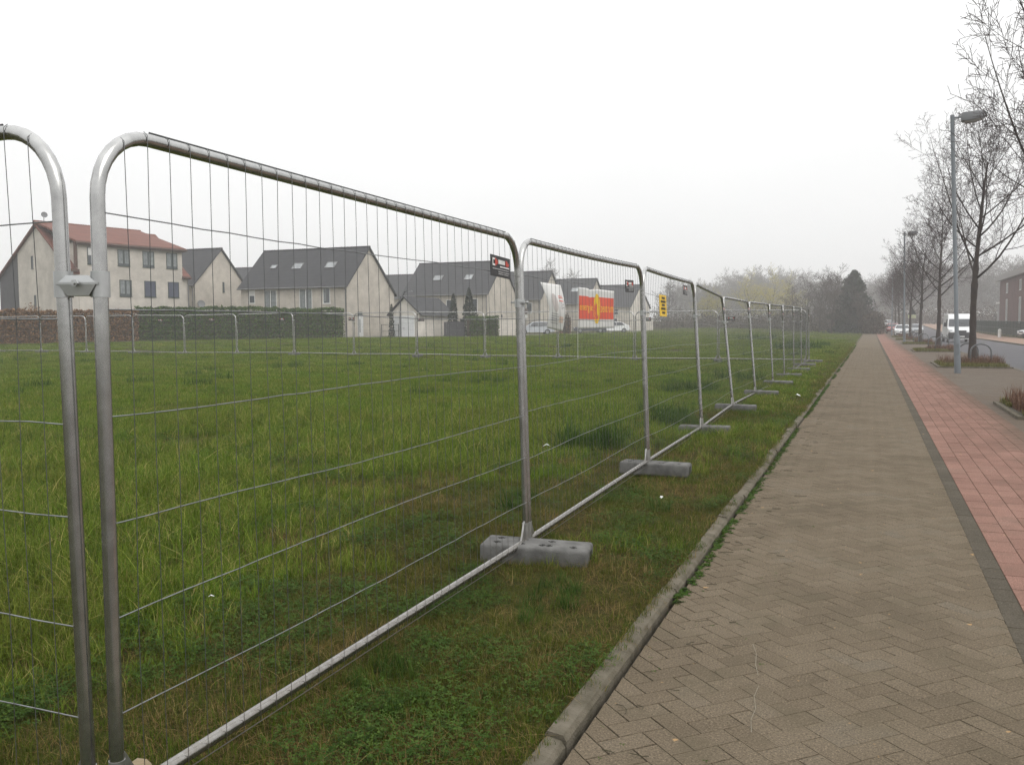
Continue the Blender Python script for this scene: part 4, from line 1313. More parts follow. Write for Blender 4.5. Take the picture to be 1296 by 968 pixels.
M['numplate'] = simple('number_plate', (.7, .7, .68), None, .5)


def vehicle(name, label, cat, W, prof, belt, roofk, glassz, wheels, paint, wr=.31, group=None, van=False, loc=(0, 0, 0), rz=0.):
    """prof: closed side outline (y, z), nose at -y.  Width narrows above the belt line to roofk of W."""
    root = empty(name, loc, rz, label, cat, group)
    zmax = max(z for y, z in prof); ymin = min(y for y, z in prof); ymax = max(y for y, z in prof)
    def hw(y, z):
        k = 1. if z <= belt else 1 - (1 - roofk) * (z - belt) / (zmax - belt)
        # plan view: rounded nose and tail
        f = 1 - .16 * max(0, 1 - (y - ymin) / .55) ** 2 - .10 * max(0, 1 - (ymax - y) / .4) ** 2
        if z < .35: f *= .97
        return W / 2 * k * f
    P = []
    for (y0, z0), (y1, z1) in zip(prof, prof[1:] + prof[:1]):
        n = max(1, int(math.hypot(y1 - y0, z1 - z0) / .18))
        for i in range(n): P.append((y0 + (y1 - y0) * i / n, z0 + (z1 - z0) * i / n))
    xs_ = [-1, -.94, -.6, 0, .6, .94, 1]
    m = MB(); n = len(P); V = []
    for k in xs_:
        for y, z in P:
            cz = belt * .8; s = .965 if abs(k) == 1 else 1.
            V.append((k * hw(y, z) * (1 if abs(k) < 1 else 1), (y - 0) * (1 if abs(k) < 1 else s), cz + (z - cz) * s))
    F = []
    for a in range(len(xs_) - 1):
        for i in range(n):
            j = (i + 1) % n; F.append((a * n + i, a * n + j, (a + 1) * n + j, (a + 1) * n + i))
    F.append(tuple(range(n))); F.append(tuple((len(xs_) - 1) * n + i for i in range(n - 1, -1, -1)))
    m.add(V, F)
    bd = m.build('body', paint, root); auto_smooth(bd, 35)
    def side_glass(pl):
        for s, nm in ((-1, 1), (1, 1)):
            g = MB(); pts = []
            for y, z in pl: pts.append((s * (hw(y, z) + .006), y, z))
            g.add(pts, [tuple(range(len(pts)))]); g.build('side_window', M['cglass'], root)
    for pl in glassz['side']: side_glass(pl)
    for nm in ('front', 'rear'):
        if nm in glassz:
            (y0, z0), (y1, z1), off = glassz[nm]
            g = MB(); d = np.array([y1 - y0, z1 - z0]); d /= np.linalg.norm(d); nn = np.array([-d[1], d[0]]) * off
            V = []
            for t in (.06, .94):
                y, z = y0 + (y1 - y0) * t, z0 + (z1 - z0) * t
                for k in (-.9, -.45, 0, .45, .9): V.append((k * hw(y, z), y + nn[0] - (0.0), z + nn[1]))
            g.add(V, [(q, q + 1, q + 6, q + 5) for q in range(4)])
            g.build('windscreen' if nm == 'front' else 'rear_window', M['cglass'], root)
    for y in wheels:
        for s in (-1, 1):
            wh = MB(); x = s * (W / 2 - .10)
            wh.tube([(x - s * .10, y, wr), (x + s * .075, y, wr), (x + s * .09, y, wr)], [wr, wr, wr * .93], 20)
            t = wh.build('wheel', M['rubber'], root)
            rm = MB(); rm.tube([(x + s * .06, y, wr), (x + s * .098, y, wr)], wr * .64, 14); rm.build('rim', M['rim'], t)
    return root, hw


def small_parts(root, items):
    for nm, mat, boxes in items:
        for c, d in boxes:
            m = MB(); m.box(c, d); o = m.build(nm, mat, root)
            if min(d) > .03: bevel(o, min(d) * .25, 2)


def car(name, label, cat, paint, loc, rz, group=None, estate=False, parts=True):
    L = 4.4; y0, y1 = -2.2, 2.2
    if estate: prof = [(-2.15, .30), (-2.2, .62), (-2.05, .76), (-1.05, .95), (-.35, 1.42), (.3, 1.49), (1.5, 1.46), (2.0, 1.25), (2.17, .85), (2.2, .4), (2.1, .28), (-2.05, .24)]
    else: prof = [(-2.08, .30), (-2.14, .60), (-2.0, .75), (-1.05, .93), (-.35, 1.40), (.2, 1.47), (.95, 1.42), (1.75, 1.05), (2.08, .95), (2.14, .5), (2.05, .28), (-2.0, .24)]
    side = [[(-.72, .98), (-.28, 1.34), (.25, 1.40), (.25, .98)], [(.32, .98), (.32, 1.40), (1.05, 1.36) if not estate else (1.5, 1.38), (1.35, 1.02) if not estate else (1.85, 1.05)]]
    rear = ((1.0, 1.40), (1.70, 1.08), 1) if not estate else ((1.60, 1.42), (2.02, 1.18), 1)
    root, hw = vehicle(name, label, cat, 1.76, prof, .93, .76, dict(side=side, front=((-1.0, .975), (-.38, 1.40), .012), rear=(rear[0], rear[1], .012)), (-1.32, 1.32), paint, .31, group, loc=loc, rz=rz)
    small_parts(root, [('headlight', M['lampc'], [((-.58, -2.06, .68), (.36, .12, .15)), ((.58, -2.06, .68), (.36, .12, .15))]),
                       ('grille', M['plastic'], [((0, -2.15, .62), (.62, .05, .12))]), ('bumper', M['plastic'], [((0, -2.12, .36), (1.45, .12, .16))]),
                       ('mirror', paint, [((-.93, -.62, .98), (.18, .10, .12)), ((.93, -.62, .98), (.18, .10, .12))]),
                       ('tail_light', M['lampr'], [((-.66, 2.10, .82), (.22, .1, .18)), ((.66, 2.10, .82), (.22, .1, .18))]),
                       ('number_plate', M['numplate'], [((0, -2.195, .44), (.5, .015, .11))])])
    return root

# white delivery van driving towards the camera on the road
prof = [(-2.60, .38), (-2.68, .62), (-2.62, .95), (-2.45, 1.14), (-2.02, 1.30), (-1.52, 2.02), (-1.25, 2.34), (-.8, 2.46), (2.6, 2.48), (2.66, 2.3), (2.68, .5), (2.6, .34), (-2.5, .30)]
vn, hwv = vehicle('van', 'white delivery van with dark bumper coming along the road', 'van', 2.05, prof, 1.25, .84,
                  dict(side=[[(-1.78, 1.36), (-1.40, 2.0), (-.62, 2.0), (-.62, 1.36)]], front=((-2.02, 1.32), (-1.50, 2.05), .012)), (-1.75, 1.70), M['carw'], .34, loc=(7.05, 86.5, -.075), rz=R_(2))
small_parts(vn, [('bumper', M['plastic'], [((0, -2.63, .60), (1.98, .26, .56)), ((-.72, -2.60, .78), (.42, .12, .14)), ((.72, -2.60, .78), (.42, .12, .14))]),
                 ('headlight', M['lampc'], [((-.78, -2.50, .98), (.26, .22, .26)), ((.78, -2.50, .98), (.26, .22, .26))]),
                 ('grille', M['plastic'], [((0, -2.665, .95), (.80, .10, .18))]), ('skid_bar', M['wframe'], [((0, -2.72, .33), (1.2, .10, .06))]),
                 ('mirror', M['plastic'], [((-1.16, -1.82, 1.55), (.20, .14, .34)), ((1.16, -1.82, 1.55), (.20, .14, .34))]),
                 ('number_plate', M['numplate'], [((0, -2.768, .52), (.52, .015, .11))])])
car('parked_car', 'white car parked on the right, in front of the brick building', 'car', M['carw'], (15.9, 101.5, .06), R_(-68))
car('parked_car', 'white car in a bay behind the second street lamp, nearest of the parked cars', 'car', M['carw'], (3.55, 117.0, .0), R_(0), 'cars parked in the bays along the road')
car('parked_car', 'red car in a bay along the road, beyond the nearest white one', 'car', M['carr'], (2.95, 139.5, float(zt(3, 139.5))), R_(0), 'cars parked in the bays along the road')
car('parked_car', 'silver car at the road edge beside the triangular sign', 'car', M['cars'], (5.8, 134.0, float(zt(3, 134)) - .06), R_(0), 'cars parked in the bays along the road')
car('parked_car', 'dark car in a bay, in the mist beyond the red one', 'car', M['card'], (3.3, 158.0, float(zt(3, 158))), R_(0), 'cars parked in the bays along the road')
car('parked_car', 'pale car far along the bays, nearly lost in the mist', 'car', M['carw'], (3.1, 184.0, float(zt(3, 184))), R_(0), 'cars parked in the bays along the road')
car('parked_car', 'pale estate car parked by the houses, left of the white banner', 'car', M['cars'], (-35.3, 93.8, float(zt(-35, 94)) + .03), R_(-62), 'cars parked by the houses', True)
car('parked_car', 'white car parked by the houses, under the right end of the red banner', 'car', M['carw'], (-31.9, 114.6, float(zt(-32, 114)) + .05), R_(-68), 'cars parked by the houses')
car('parked_car', 'dark car parked by the houses, under the middle of the red banner', 'car', M['card'], (-34.6, 112.6, float(zt(-34, 112)) + .05), R_(-68), 'cars parked by the houses')
# ------------------------------------------------------------------ bare trees
M['bark'] = simple('bark', (.055, .042, .036), (.034, .027, .024), .95, 0, 6, .8, 30)
M['twig'] = simple('reddish_twigs', (.050, .030, .029), (.036, .023, .022), .9, 0, 2)
M['twigb'] = simple('brown_twigs', (.085, .068, .055), (.060, .048, .040), .9, 0, 2)
M['twigy'] = simple('yellow_green_twigs', (.46, .40, .10), (.34, .30, .08), .9, 0, 2)


def unit(v): return v / max(np.linalg.norm(v), 1e-9)


def grow(rs, out, p, d, L, r, lvl, P):
    n = P['n'][lvl]; pts = [p.copy()]; rad = [r]
    bend = rs.normal(0, P['bend'][lvl], 3)
    for i in range(n):
        d = unit(d + bend / n + rs.normal(0, P['jit'][lvl], 3) + np.array([0, 0, P['up'][lvl]]) / n)
        p = p + d * (L / n); pts.append(p.copy()); rad.append(max(r * (1 - (i + 1) / n * P['taper'][lvl]), P['rmin']))
    out.append((lvl, pts, rad))
    if lvl + 1 >= len(P['n']): return
    pts = np.array(pts); k = P['kids'][lvl]
    if not np.isscalar(k): k = rs.randint(k[0], k[1] + 1)
    ph = rs.uniform(0, 6.28)
    for c in range(k):
        t = P['from'][lvl] + (1 - P['from'][lvl]) * (c + rs.uniform(.1, .9)) / k
        x = t * n; i = min(int(x), n - 1); f = x - i
        q = pts[i] * (1 - f) + pts[i + 1] * f; dd = unit(pts[i + 1] - pts[i])
        ph += 2.4 + rs.uniform(-.5, .5)
        a = np.array([0, 0, 1.]) if abs(dd[2]) < .9 else np.array([1., 0, 0])
        u = unit(np.cross(dd, a)); w_ = np.cross(dd, u)
        ang = P['ang'][lvl] * (P['angk'][lvl][0] * (1 - t) + P['angk'][lvl][1] * t) * rs.uniform(.8, 1.2)
        nd = unit(dd * math.cos(ang) + (u * math.cos(ph) + w_ * math.sin(ph)) * math.sin(ang))
        rr = (rad[i] * (1 - f) + rad[i + 1] * f) * P['rk'][lvl] * rs.uniform(.8, 1.1)
        ll = L * P['lk'][lvl] * (1 - P['lt'][lvl] * (t - P['from'][lvl]) / (1 - P['from'][lvl])) * rs.uniform(.75, 1.2)
        grow(rs, out, q, nd, ll, rr, lvl + 1, P)


STREET = dict(n=[10, 9, 7, 5, 3], bend=[.08, .26, .32, .30, .25], jit=[.020, .030, .045, .055, .06], up=[.2, .7, .38, .25, .15], taper=[.80, .82, .8, .75, .6], rmin=.0046,
              kids=[16, (8, 11), (6, 9), (4, 6)], **{'from': [.42, .14, .10, .10]}, ang=[1.12, .80, .82, .75], angk=[(1.12, .50), (1, .8), (1, .8), (1, 1)],
              rk=[.50, .46, .50, .60], lk=[.60, .42, .46, .52], lt=[.40, .45, .40, .3])


def tree_meshes(seed, H, r, P, trunk_lv=1, lean=0.):
    rs_ = np.random.RandomState(seed); out = []
    grow(rs_, out, np.array([0, 0, -.15]), unit(np.array([lean, 0, 1.])), H, r, 0, P)
    t, c, c2 = MB(), MB(), MB()
    for lvl, pts, rad in out:
        if lvl == 0:
            rad = [q * (1 + .5 * math.exp(-max(0, p[2]) / .18)) * (1 + .10 * math.exp(-((p[2] - 2.6) / .22)**2)) for q, p in zip(rad, pts)]
            # finer trunk so that the root flare and burrs show
            P_ = np.array(pts); s = np.linspace(0, 1, 40); tt = np.linspace(0, 1, len(P_))
            Q = np.stack([np.interp(s, tt, P_[:, k]) for k in range(3)], 1); R0 = np.interp(s, tt, rad)
            R0 = R0 * (1 + .05 * np.sin(s * 47 + seed) + .045 * np.sin(s * 91))
            R0 = R0 + .035 * np.exp(-((Q[:, 2] - 2.75) / .10)**2) + .03 * np.exp(-((Q[:, 2] - 3.3) / .10)**2)
            t.tube(Q, R0, 12)
        elif lvl == 1: t.tube(pts, rad, 7)
        elif lvl == 2: c.tube(pts, rad, 4, False)
        else: c2.tube(pts, rad, 3, False)
    for k in range(len(c2.f)): pass
    cc = MB(); cc.v = c.v + c2.v; cc.f = c.f + [tuple(i + c.n for i in f) for f in c2.f]; cc.m = [0] * len(c.f) + [1] * len(c2.f); cc.r = c.r + c2.r; cc.n = c.n + c2.n
    return t, cc


def bare_tree(t, c, loc, rz, sc, label, group, cat='tree', twig='twig', name='bare_tree'):
    root = empty(name, loc, rz, label, cat, group); root.scale = (sc[0], sc[0], sc[1]) if not np.isscalar(sc) else (sc,) * 3
    for nm, me in (('trunk', t), ('crown', c)):
        o = bpy.data.objects.new(nm, me); COL.objects.link(o); o.parent = root
    return root

VAR = []
for sd, H in ((3, 7.2), (12, 7.0), (21, 7.3)):
    t, c = tree_meshes(sd, H, .135, STREET)
    tm = t.mesh('trunk', M['bark'], True); cm = c.mesh('crown', [M['bark'], M['twig']], True)
    VAR.append((tm, cm))
labs = ['street tree at the right edge whose bare branches reach into the top corner', 'nearest street tree with its whole trunk in view, between two hoops', 'second street tree in view, left of the white van', 'third street tree in view, slim trunk right of the triangular sign']
GT = 'bare street trees in a row along the parking bays'
for i, y in enumerate(TREES_Y):
    t, c = VAR[(i * 2 + 1) % 3]
    lab = labs[i] if i < 4 else '%s street tree of the row in view, fading into the mist' % ORD[i - 1]
    bare_tree(t, c, (3.60 + (-.02 if i else -.15), y, float(zt(3.6, y))), [1.75, -.26, 3.9, 1.5, 6.0, .2, 2.9, 4.1, 1.][i], [(.86, 1.04), (1.06, 1.06), (1.0, 1.0), (1., 1.05), (1, 1), (.96, 1.02), (1, 1), (1, 1), (1, 1)][i], lab, GT)

# bushier trees of the wood at the end of the meadow
BUSH = dict(n=[5, 5, 4, 3], bend=[.3, .6, .7, .6], jit=[.08, .12, .16, .16], up=[.4, .5, .2, .1], taper=[.8, .8, .75, .6], rmin=.012,
            kids=[15, 9, 8], **{'from': [.08, .12, .1]}, ang=[.85, .8, .8], angk=[(1.1, .5), (1, .8), (1, .8)], rk=[.55, .5, .6], lk=[.62, .50, .5], lt=[.4, .35, .3])
WOOD = []
for sd, tw in ((5, 'twigb'), (6, 'twigb'), (8, 'twigy')):
    t, c = tree_meshes(sd, 6.5, .10, BUSH)
    WOOD.append((t.mesh('trunk', M['bark'], True), c.mesh('crown', [M['bark'] if tw == 'twigb' else M[tw], M[tw]], True)))
rs = np.random.RandomState(17)
from mathutils import Vector as _V
def az_pt(px, Dy):
    """a point on the ground at depth Dy along world y, on the bearing that lies px pixels (1296-wide) across"""
    a = math.atan((px - 648) / 1115.) - R_(22.13)
    return (Dy * math.tan(a), Dy)
GW = 'bare bushy trees where the meadow ends'
near = [(1018, 150, 1.05, 0), (1036, 143, 1.1, 1), (1052, 138, 1.12, 0), (1066, 150, 1.1, 1), (1090, 137, .78, 0), (1101, 141, .55, 1), (1003, 158, .95, 0), (1043, 158, 1.2, 1), (1080, 152, 1.05, 0)]
names = ['left edge', 'left part', 'middle', 'middle, behind the others', 'right of the dark conifer', 'right end by the path', 'far left', 'rear middle', 'rear, behind the conifer']
for (px, Dy, s, v), nm in zip(near, names):
    x, y = az_pt(px, Dy)
    bare_tree(*WOOD[v], (x, y, float(zt(x, y)) - .2), rs.uniform(0, 6), (s * 1.1, s), 'bushy bare tree of the dark clump beside the path end, %s' % nm, GW)
for k, (px, Dy, s) in enumerate([(950, 176, 1.22), (975, 178, 1.28), (996, 184, 1.15), (893, 176, .9), (905, 178, .85)]):
    x, y = az_pt(px, Dy)
    bare_tree(*WOOD[2], (x, y, float(zt(x, y)) - .2), rs.uniform(0, 6), (s * 1.2, s), 'yellow-green budding tree at the far side of the meadow, %s from the left' % ORD[[2, 3, 4, 0, 1][k]], 'yellow-green budding trees')
for k, (px, Dy, s) in enumerate([(700, 172, 1.55), (716, 178, 1.45), (846, 190, 1.2)]):
    x, y = az_pt(px, Dy)
    bare_tree(*WOOD[k % 2], (x, y, float(zt(x, y)) - .2), rs.uniform(0, 6), s, ['bare tree rising faintly behind the roofs above the white banner', 'bare tree rising faintly behind the roof above the red banner', 'misty bare tree right of the farthest gabled house'][k], None)
# misty wood behind: reads as one mass
def merged(name, items, mats, kind='stuff'):
    """many scaled copies of tree meshes in one object"""
    V = []; F = []; MI = []; nb_ = 0
    for me, loc, rz, s in items:
        co = np.empty(len(me.vertices) * 3); me.vertices.foreach_get('co', co); co = co.reshape(-1, 3) * np.array(s)
        c_, s_ = math.cos(rz), math.sin(rz)
        co = np.stack([co[:, 0] * c_ - co[:, 1] * s_, co[:, 0] * s_ + co[:, 1] * c_, co[:, 2]], 1) + np.array(loc)
        V.append(co); F.append((me, nb_)); nb_ += len(co)
    me2 = bpy.data.meshes.new(name)
    V = np.concatenate(V); me2.vertices.add(len(V)); me2.vertices.foreach_set('co', V.reshape(-1))
    li = []; ls = []; tot = 0
    for me, off in F:
        a = np.empty(len(me.loops), dtype=np.int32); me.loops.foreach_get('vertex_index', a); li.append(a + off)
        st = np.empty(len(me.polygons), dtype=np.int32); me.polygons.foreach_get('loop_start', st); ls.append(st + tot); tot += len(a)
    li = np.concatenate(li); ls = np.concatenate(ls)
    me2.loops.add(len(li)); me2.loops.foreach_set('vertex_index', li)
    me2.polygons.add(len(ls)); me2.polygons.foreach_set('loop_start', ls)
    for m_ in mats: me2.materials.append(m_)
    me2.update(calc_edges=True); me2.validate()
    o = bpy.data.objects.new(name, me2); COL.objects.link(o)
    return tag(o, kind=kind)
items = []
for px in np.arange(850, 1120, 2.6):
    Dy = rs.uniform(320, 440); x, y = az_pt(px + rs.uniform(-2, 2), Dy); s = rs.uniform(1.35, 1.75) * (1 if 915 < px < 1010 else .82) * (Dy / 235)
    items.append((WOOD[rs.randint(2)][1], (x, y, float(zt(x, y)) - .3), rs.uniform(0, 6), (s * 1.1, s * 1.1, s * .92)))
for px in np.arange(1126, 1340, 4.):
    Dy = rs.uniform(260, 400); x, y = az_pt(px, Dy); s = rs.uniform(1.4, 2.0) * (Dy / 235)
    items.append((WOOD[rs.randint(2)][1], (x, y, float(zt(x, y)) - .3), rs.uniform(0, 6), (s * 1.0, s * 1.0, s * .92)))
for px in np.arange(1085, 1150, 5.):
    Dy = rs.uniform(400, 440); x, y = az_pt(px, Dy); s = rs.uniform(1.2, 1.6)
    items.append((WOOD[rs.randint(2)][1], (x, y, float(zt(x, y)) - .3), rs.uniform(0, 6), (s * 1.2, s * 1.2, s)))
merged('far_wood', items, [M['twigb']])

# ---------------------------------------------------------------- leafy masses
M['beech'] = rndmat('dry_beech_leaves', [(0, (.085, .044, .022)), (.4, (.16, .085, .040)), (.75, (.235, .13, .062)), (1, (.30, .18, .09))], .8, .8, .25)
M['hedge'] = rndmat('dark_hedge_leaves', [(0, (.016, .042, .006)), (.4, (.034, .080, .010)), (.75, (.062, .125, .015)), (1, (.12, .15, .028))], .7, .5, .25)
M['conif'] = rndmat('conifer_needles', [(0, (.010, .018, .013)), (.5, (.022, .034, .022)), (1, (.042, .055, .034))], .8, .5, .2)
M['scrub'] = rndmat('brown_scrub', [(0, (.045, .036, .028)), (.5, (.075, .060, .045)), (1, (.11, .09, .06))], .9, .3, .25)


def leaf_quads(b, C, s, rs_, flat=.0):
    """little folded leaves at points C (n,3), size s (n)"""
    n = len(C)
    u = rs_.normal(0, 1, (n, 3)); u /= np.linalg.norm(u, axis=1)[:, None]
    w_ = rs_.normal(0, 1, (n, 3)); w_ -= u * (u * w_).sum(1)[:, None]; w_ /= np.linalg.norm(w_, axis=1)[:, None]
    s = np.asarray(s)[:, None]
    V = np.stack([C - u * s, C + w_ * s * .5, C + u * s, C - w_ * s * .5], 1).reshape(-1, 3)
    base = b.n
    b.v += [tuple(p) for p in V]; b.n += len(V)
    b.f += [(base + 4 * i, base + 4 * i + 1, base + 4 * i + 2, base + 4 * i + 3) for i in range(n)]
    b.m += [0] * n; b.r += list(rs_.uniform(0, 1, n))


def hedge(name, p0, p1, hgt, dep, mat, n, leaf, label, seed, ends=(True, True)):
    rs_ = np.random.RandomState(seed)
    p0 = np.array(p0); p1 = np.array(p1); d = p1[:2] - p0[:2]; L = np.linalg.norm(d); d /= L; q = np.array([-d[1], d[0]])
    b = MB()
    s = rs_.uniform(0, L, n); face = rs_.uniform(0, 1, n)
    t = rs_.uniform(-1, 1, n); z = rs_.uniform(0, 1, n)
    front = face < .55; top = face > .72
    t = np.where(front, -1 + np.abs(rs_.normal(0, .10, n)), np.where(top, t, 1 - np.abs(rs_.normal(0, .1, n))))
    hloc = hgt * (1 + .06 * (vnoise(s * .6, s * 0, seed) - .5) + .09 * (vnoise(s * 3, s * 0 + t, seed + 1) - .5))
    z = np.where(top, 1 - np.abs(rs_.normal(0, .025, n)), z) * hloc + rs_.normal(0, .03, n)
    bul = 1 + .16 * (vnoise(s * 1.1, z * 1.3, seed + 2) - .5)
    X = p0[0] + d[0] * s + q[0] * t * dep / 2 * bul; Y = p0[1] + d[1] * s + q[1] * t * dep / 2 * bul
    Z = p0[2] + (p1[2] - p0[2]) * s / L + np.maximum(z, .02)
    leaf_quads(b, np.stack([X, Y, Z], 1) - np.array([p0[0], p0[1], 0]), rs_.uniform(.6, 1.3, n) * leaf, rs_)
    # twiggy core
    c = MB(); c.box((L / 2, 0, hgt * .46), (L - .2, dep * .70, hgt * .9))
    root = empty(name, (p0[0], p0[1], 0), 0, label, 'hedge')
    b.build('foliage', mat, root)
    o = c.build('branches', M['scrub'], root, loc=(0, 0, float(min(p0[2], p1[2])))); o.rotation_euler = (0, 0, math.atan2(d[1], d[0]))
    return root
hedge('hedge', (-61.0, 46.3, .36), (-57.0, 56.6, .44), 2.50, 1.3, M['beech'], 11000, .10, 'rust-brown clipped beech hedge at left in front of the red-roofed house', 1)
hedge('hedge', (-57.2, 56.9, .44), (-46.5, 71.6, .44), 2.80, 1.5, M['hedge'], 20000, .095, 'long dark green hedge in front of the gabled houses', 2)
hedge('hedge', (-36.1, 77.4, .50), (-33.9, 79.6, .52), 1.95, 1.2, M['hedge'], 2600, .08, 'short dark hedge beside the white garden wall, right of the conifers', 3)


def shrub(name, loc, rad, h, n, leaf, mat, label, cat, seed, shape='ball', group=None):
    rs_ = np.random.RandomState(seed)
    b = MB(); C = []
    if shape == 'ball':
        p = rs_.normal(0, 1, (n, 3)); p /= np.linalg.norm(p, axis=1)[:, None]
        r = rs_.uniform(.55, 1.08, n) * (1 + .35 * (vnoise(p[:, 0] * 2.2 + 9, p[:, 1] * 2.2 + p[:, 2] * 2, seed) - .5))
        C = p * r[:, None] * np.array([rad, rad, h / 2]) + np.array([0, 0, h / 2]); C[:, 2] = np.maximum(C[:, 2], .03)
    else:      # cone of tiers
        z = rs_.uniform(0, 1, n) ** 1.25; a = rs_.uniform(0, 6.283, n)
        tier = 1 - .28 * ((z * shape_t) % 1)
        r = rad * (1 - z) ** shape_e * tier * (1 + shape_n * (vnoise(a * 1.6, z * 7, seed) - .5)) * rs_.uniform(.55, 1.05, n) + .04
        C = np.stack([r * np.cos(a), r * np.sin(a), z * h + .05], 1)
    leaf_quads(b, C, rs_.uniform(.6, 1.3, n) * leaf, rs_)
    root = empty(name, loc, 0, label, cat, group)
    b.build('foliage', mat, root)
    m = MB(); m.tube([(0, 0, -.3), (0, 0, h * .5), (0, 0, h * .93)], [.05 * rad + .03, .03 * rad + .02, .01], 6)
    for k in range(7):
        a = k * 2.4; zz = h * (.12 + .1 * k); m.tube([(0, 0, zz), (math.cos(a) * rad * .55 * (1 - zz / h), math.sin(a) * rad * .55 * (1 - zz / h), zz + .12 * h)], [.02 + .01 * rad, .006], 5)
    m.build('trunk', M['bark'], root)
    return root
shape_t, shape_e, shape_n = 7, .85, .45
shrub('conifer', (-38.5, 79.3, .5), .85, 4.2, 1500, .12, M['conif'], 'dark green garden conifer right of the garage, the lower of two', 'tree', 1, 'cone', 'garden conifers right of the garage')
shrub('conifer', (-37.2, 80.2, .5), 1.25, 4.75, 2400, .13, M['conif'], 'taller dark green garden conifer right of the garage', 'tree', 2, 'cone', 'garden conifers right of the garage')
shrub('slim_conifer', (-43.25, 75.3, .45), .34, 3.2, 900, .08, M['conif'], 'slim dark column conifer left of the white garage', 'tree', 3, 'cone')
shrub('shrub', (-62.0, 50.9, .35), .85, 3.1, 1500, .08, M['beech'], 'round rust-brown shrub rising above the beech hedge', 'shrub', 4)
shrub('shrub', (-33.2, 98.4, .5), .7, 2.5, 900, .09, M['scrub'], 'leafless brown shrub between the two banners', 'shrub', 5)
shape_t, shape_e, shape_n = 4.3, .56, 1.7
xx, yy = az_pt(1079, 141)
shrub('pine_tree', (xx, yy, float(zt(xx, yy)) - .2), 2.9, 9.4, 8500, .24, M['conif'], 'tall dark conifer at the end of the meadow by the path', 'tree', 6, 'cone')
xx, yy = az_pt(1105, 136)
shrub('shrub', (xx, yy, float(zt(xx, yy)) - .2), 1.7, 3.3, 2600, .16, M['scrub'], 'yellowish scrubby bush at the foot of the dark conifer beside the path', 'shrub', 7)
# scrub along the far edge of the meadow: one mass
rs = np.random.RandomState(31); b = MB()
for px in np.arange(828, 1100, 2.2):
    Dy = rs.uniform(158, 176) if px < 1000 else rs.uniform(146, 160)
    x, y = az_pt(px, Dy); h_ = rs.uniform(1.6, 2.9) * (1.0 if px < 1000 else 1.5); z0 = float(zt(x, y))
    n = 150
    C = np.stack([x + rs.normal(0, 1.3, n), y + rs.normal(0, 1.2, n), z0 + np.abs(rs.normal(0, .5, n)) * h_], 1)
    leaf_quads(b, C, rs.uniform(.08, .24, n), rs)
for a0, a1, st, d0, d1, hh in ((835, 1105, 3., 280, 320, 3.4), (1120, 1345, 3., 215, 250, 3.0)):
    for px in np.arange(a0, a1, st):
        Dy = rs.uniform(d0, d1); x, y = az_pt(px, Dy); z0 = float(zt(x, y)); n = 160
        C = np.stack([x + rs.normal(0, 1.6, n), y + rs.normal(0, 1.6, n), z0 + np.abs(rs.normal(0, .55, n)) * hh], 1)
        leaf_quads(b, C, rs.uniform(.15, .4, n), rs)
tag(b.build('scrub', M['scrub']), kind='stuff')

# ------------------------------------------------------------- planted beds
M['moss'] = rndmat('bed_grass', [(0, (.055, .062, .014)), (.5, (.11, .115, .024)), (1, (.18, .15, .045))], .9, .6, .2)
M['dry'] = rndmat('dry_bed_plants', [(0, (.075, .035, .025)), (.5, (.13, .065, .042)), (1, (.19, .11, .065))], .9, .6, .2)
def blades(b, C, h, wd, rs_, lean=.5, segs=2, mat=0):
    n = len(C); a = rs_.uniform(0, 6.283, n); ln = np.abs(rs_.normal(0, lean, n)) * h
    dx, dy = np.cos(a), np.sin(a); px_, py_ = -dy * wd, dx * wd
    o = b.n; V = []
    mid = np.stack([C[:, 0] + dx * ln * .3, C[:, 1] + dy * ln * .3, C[:, 2] + h * .62], 1); tip = np.stack([C[:, 0] + dx * ln, C[:, 1] + dy * ln, C[:, 2] + h * np.maximum(.35, 1 - .35 * (ln / h) ** 2)], 1)
    w3 = np.stack([px_, py_, 0 * px_], 1)
    V = np.stack([C - w3, C + w3, mid + w3 * .75, mid - w3 * .75, tip], 1).reshape(-1, 3)
    b.v += [tuple(p) for p in V]; b.n += 5 * n
    r_ = rs_.uniform(0, 1, n)
    for i in range(n):
        k = o + 5 * i; b.f += [(k, k + 1, k + 2, k + 3), (k + 3, k + 2, k + 4)]; b.m += [mat, mat]; b.r += [r_[i], r_[i]]
BEDG = 'planted beds around the street trees'
bl = ['planted bed at the right edge with dry reddish plants and mossy front', 'planted bed around the nearest whole street tree, dry plants and moss', 'planted bed around the second street tree in view', 'planted bed around the third street tree in view', 'planted bed around the fourth street tree in view', 'planted bed around the fifth street tree in view']
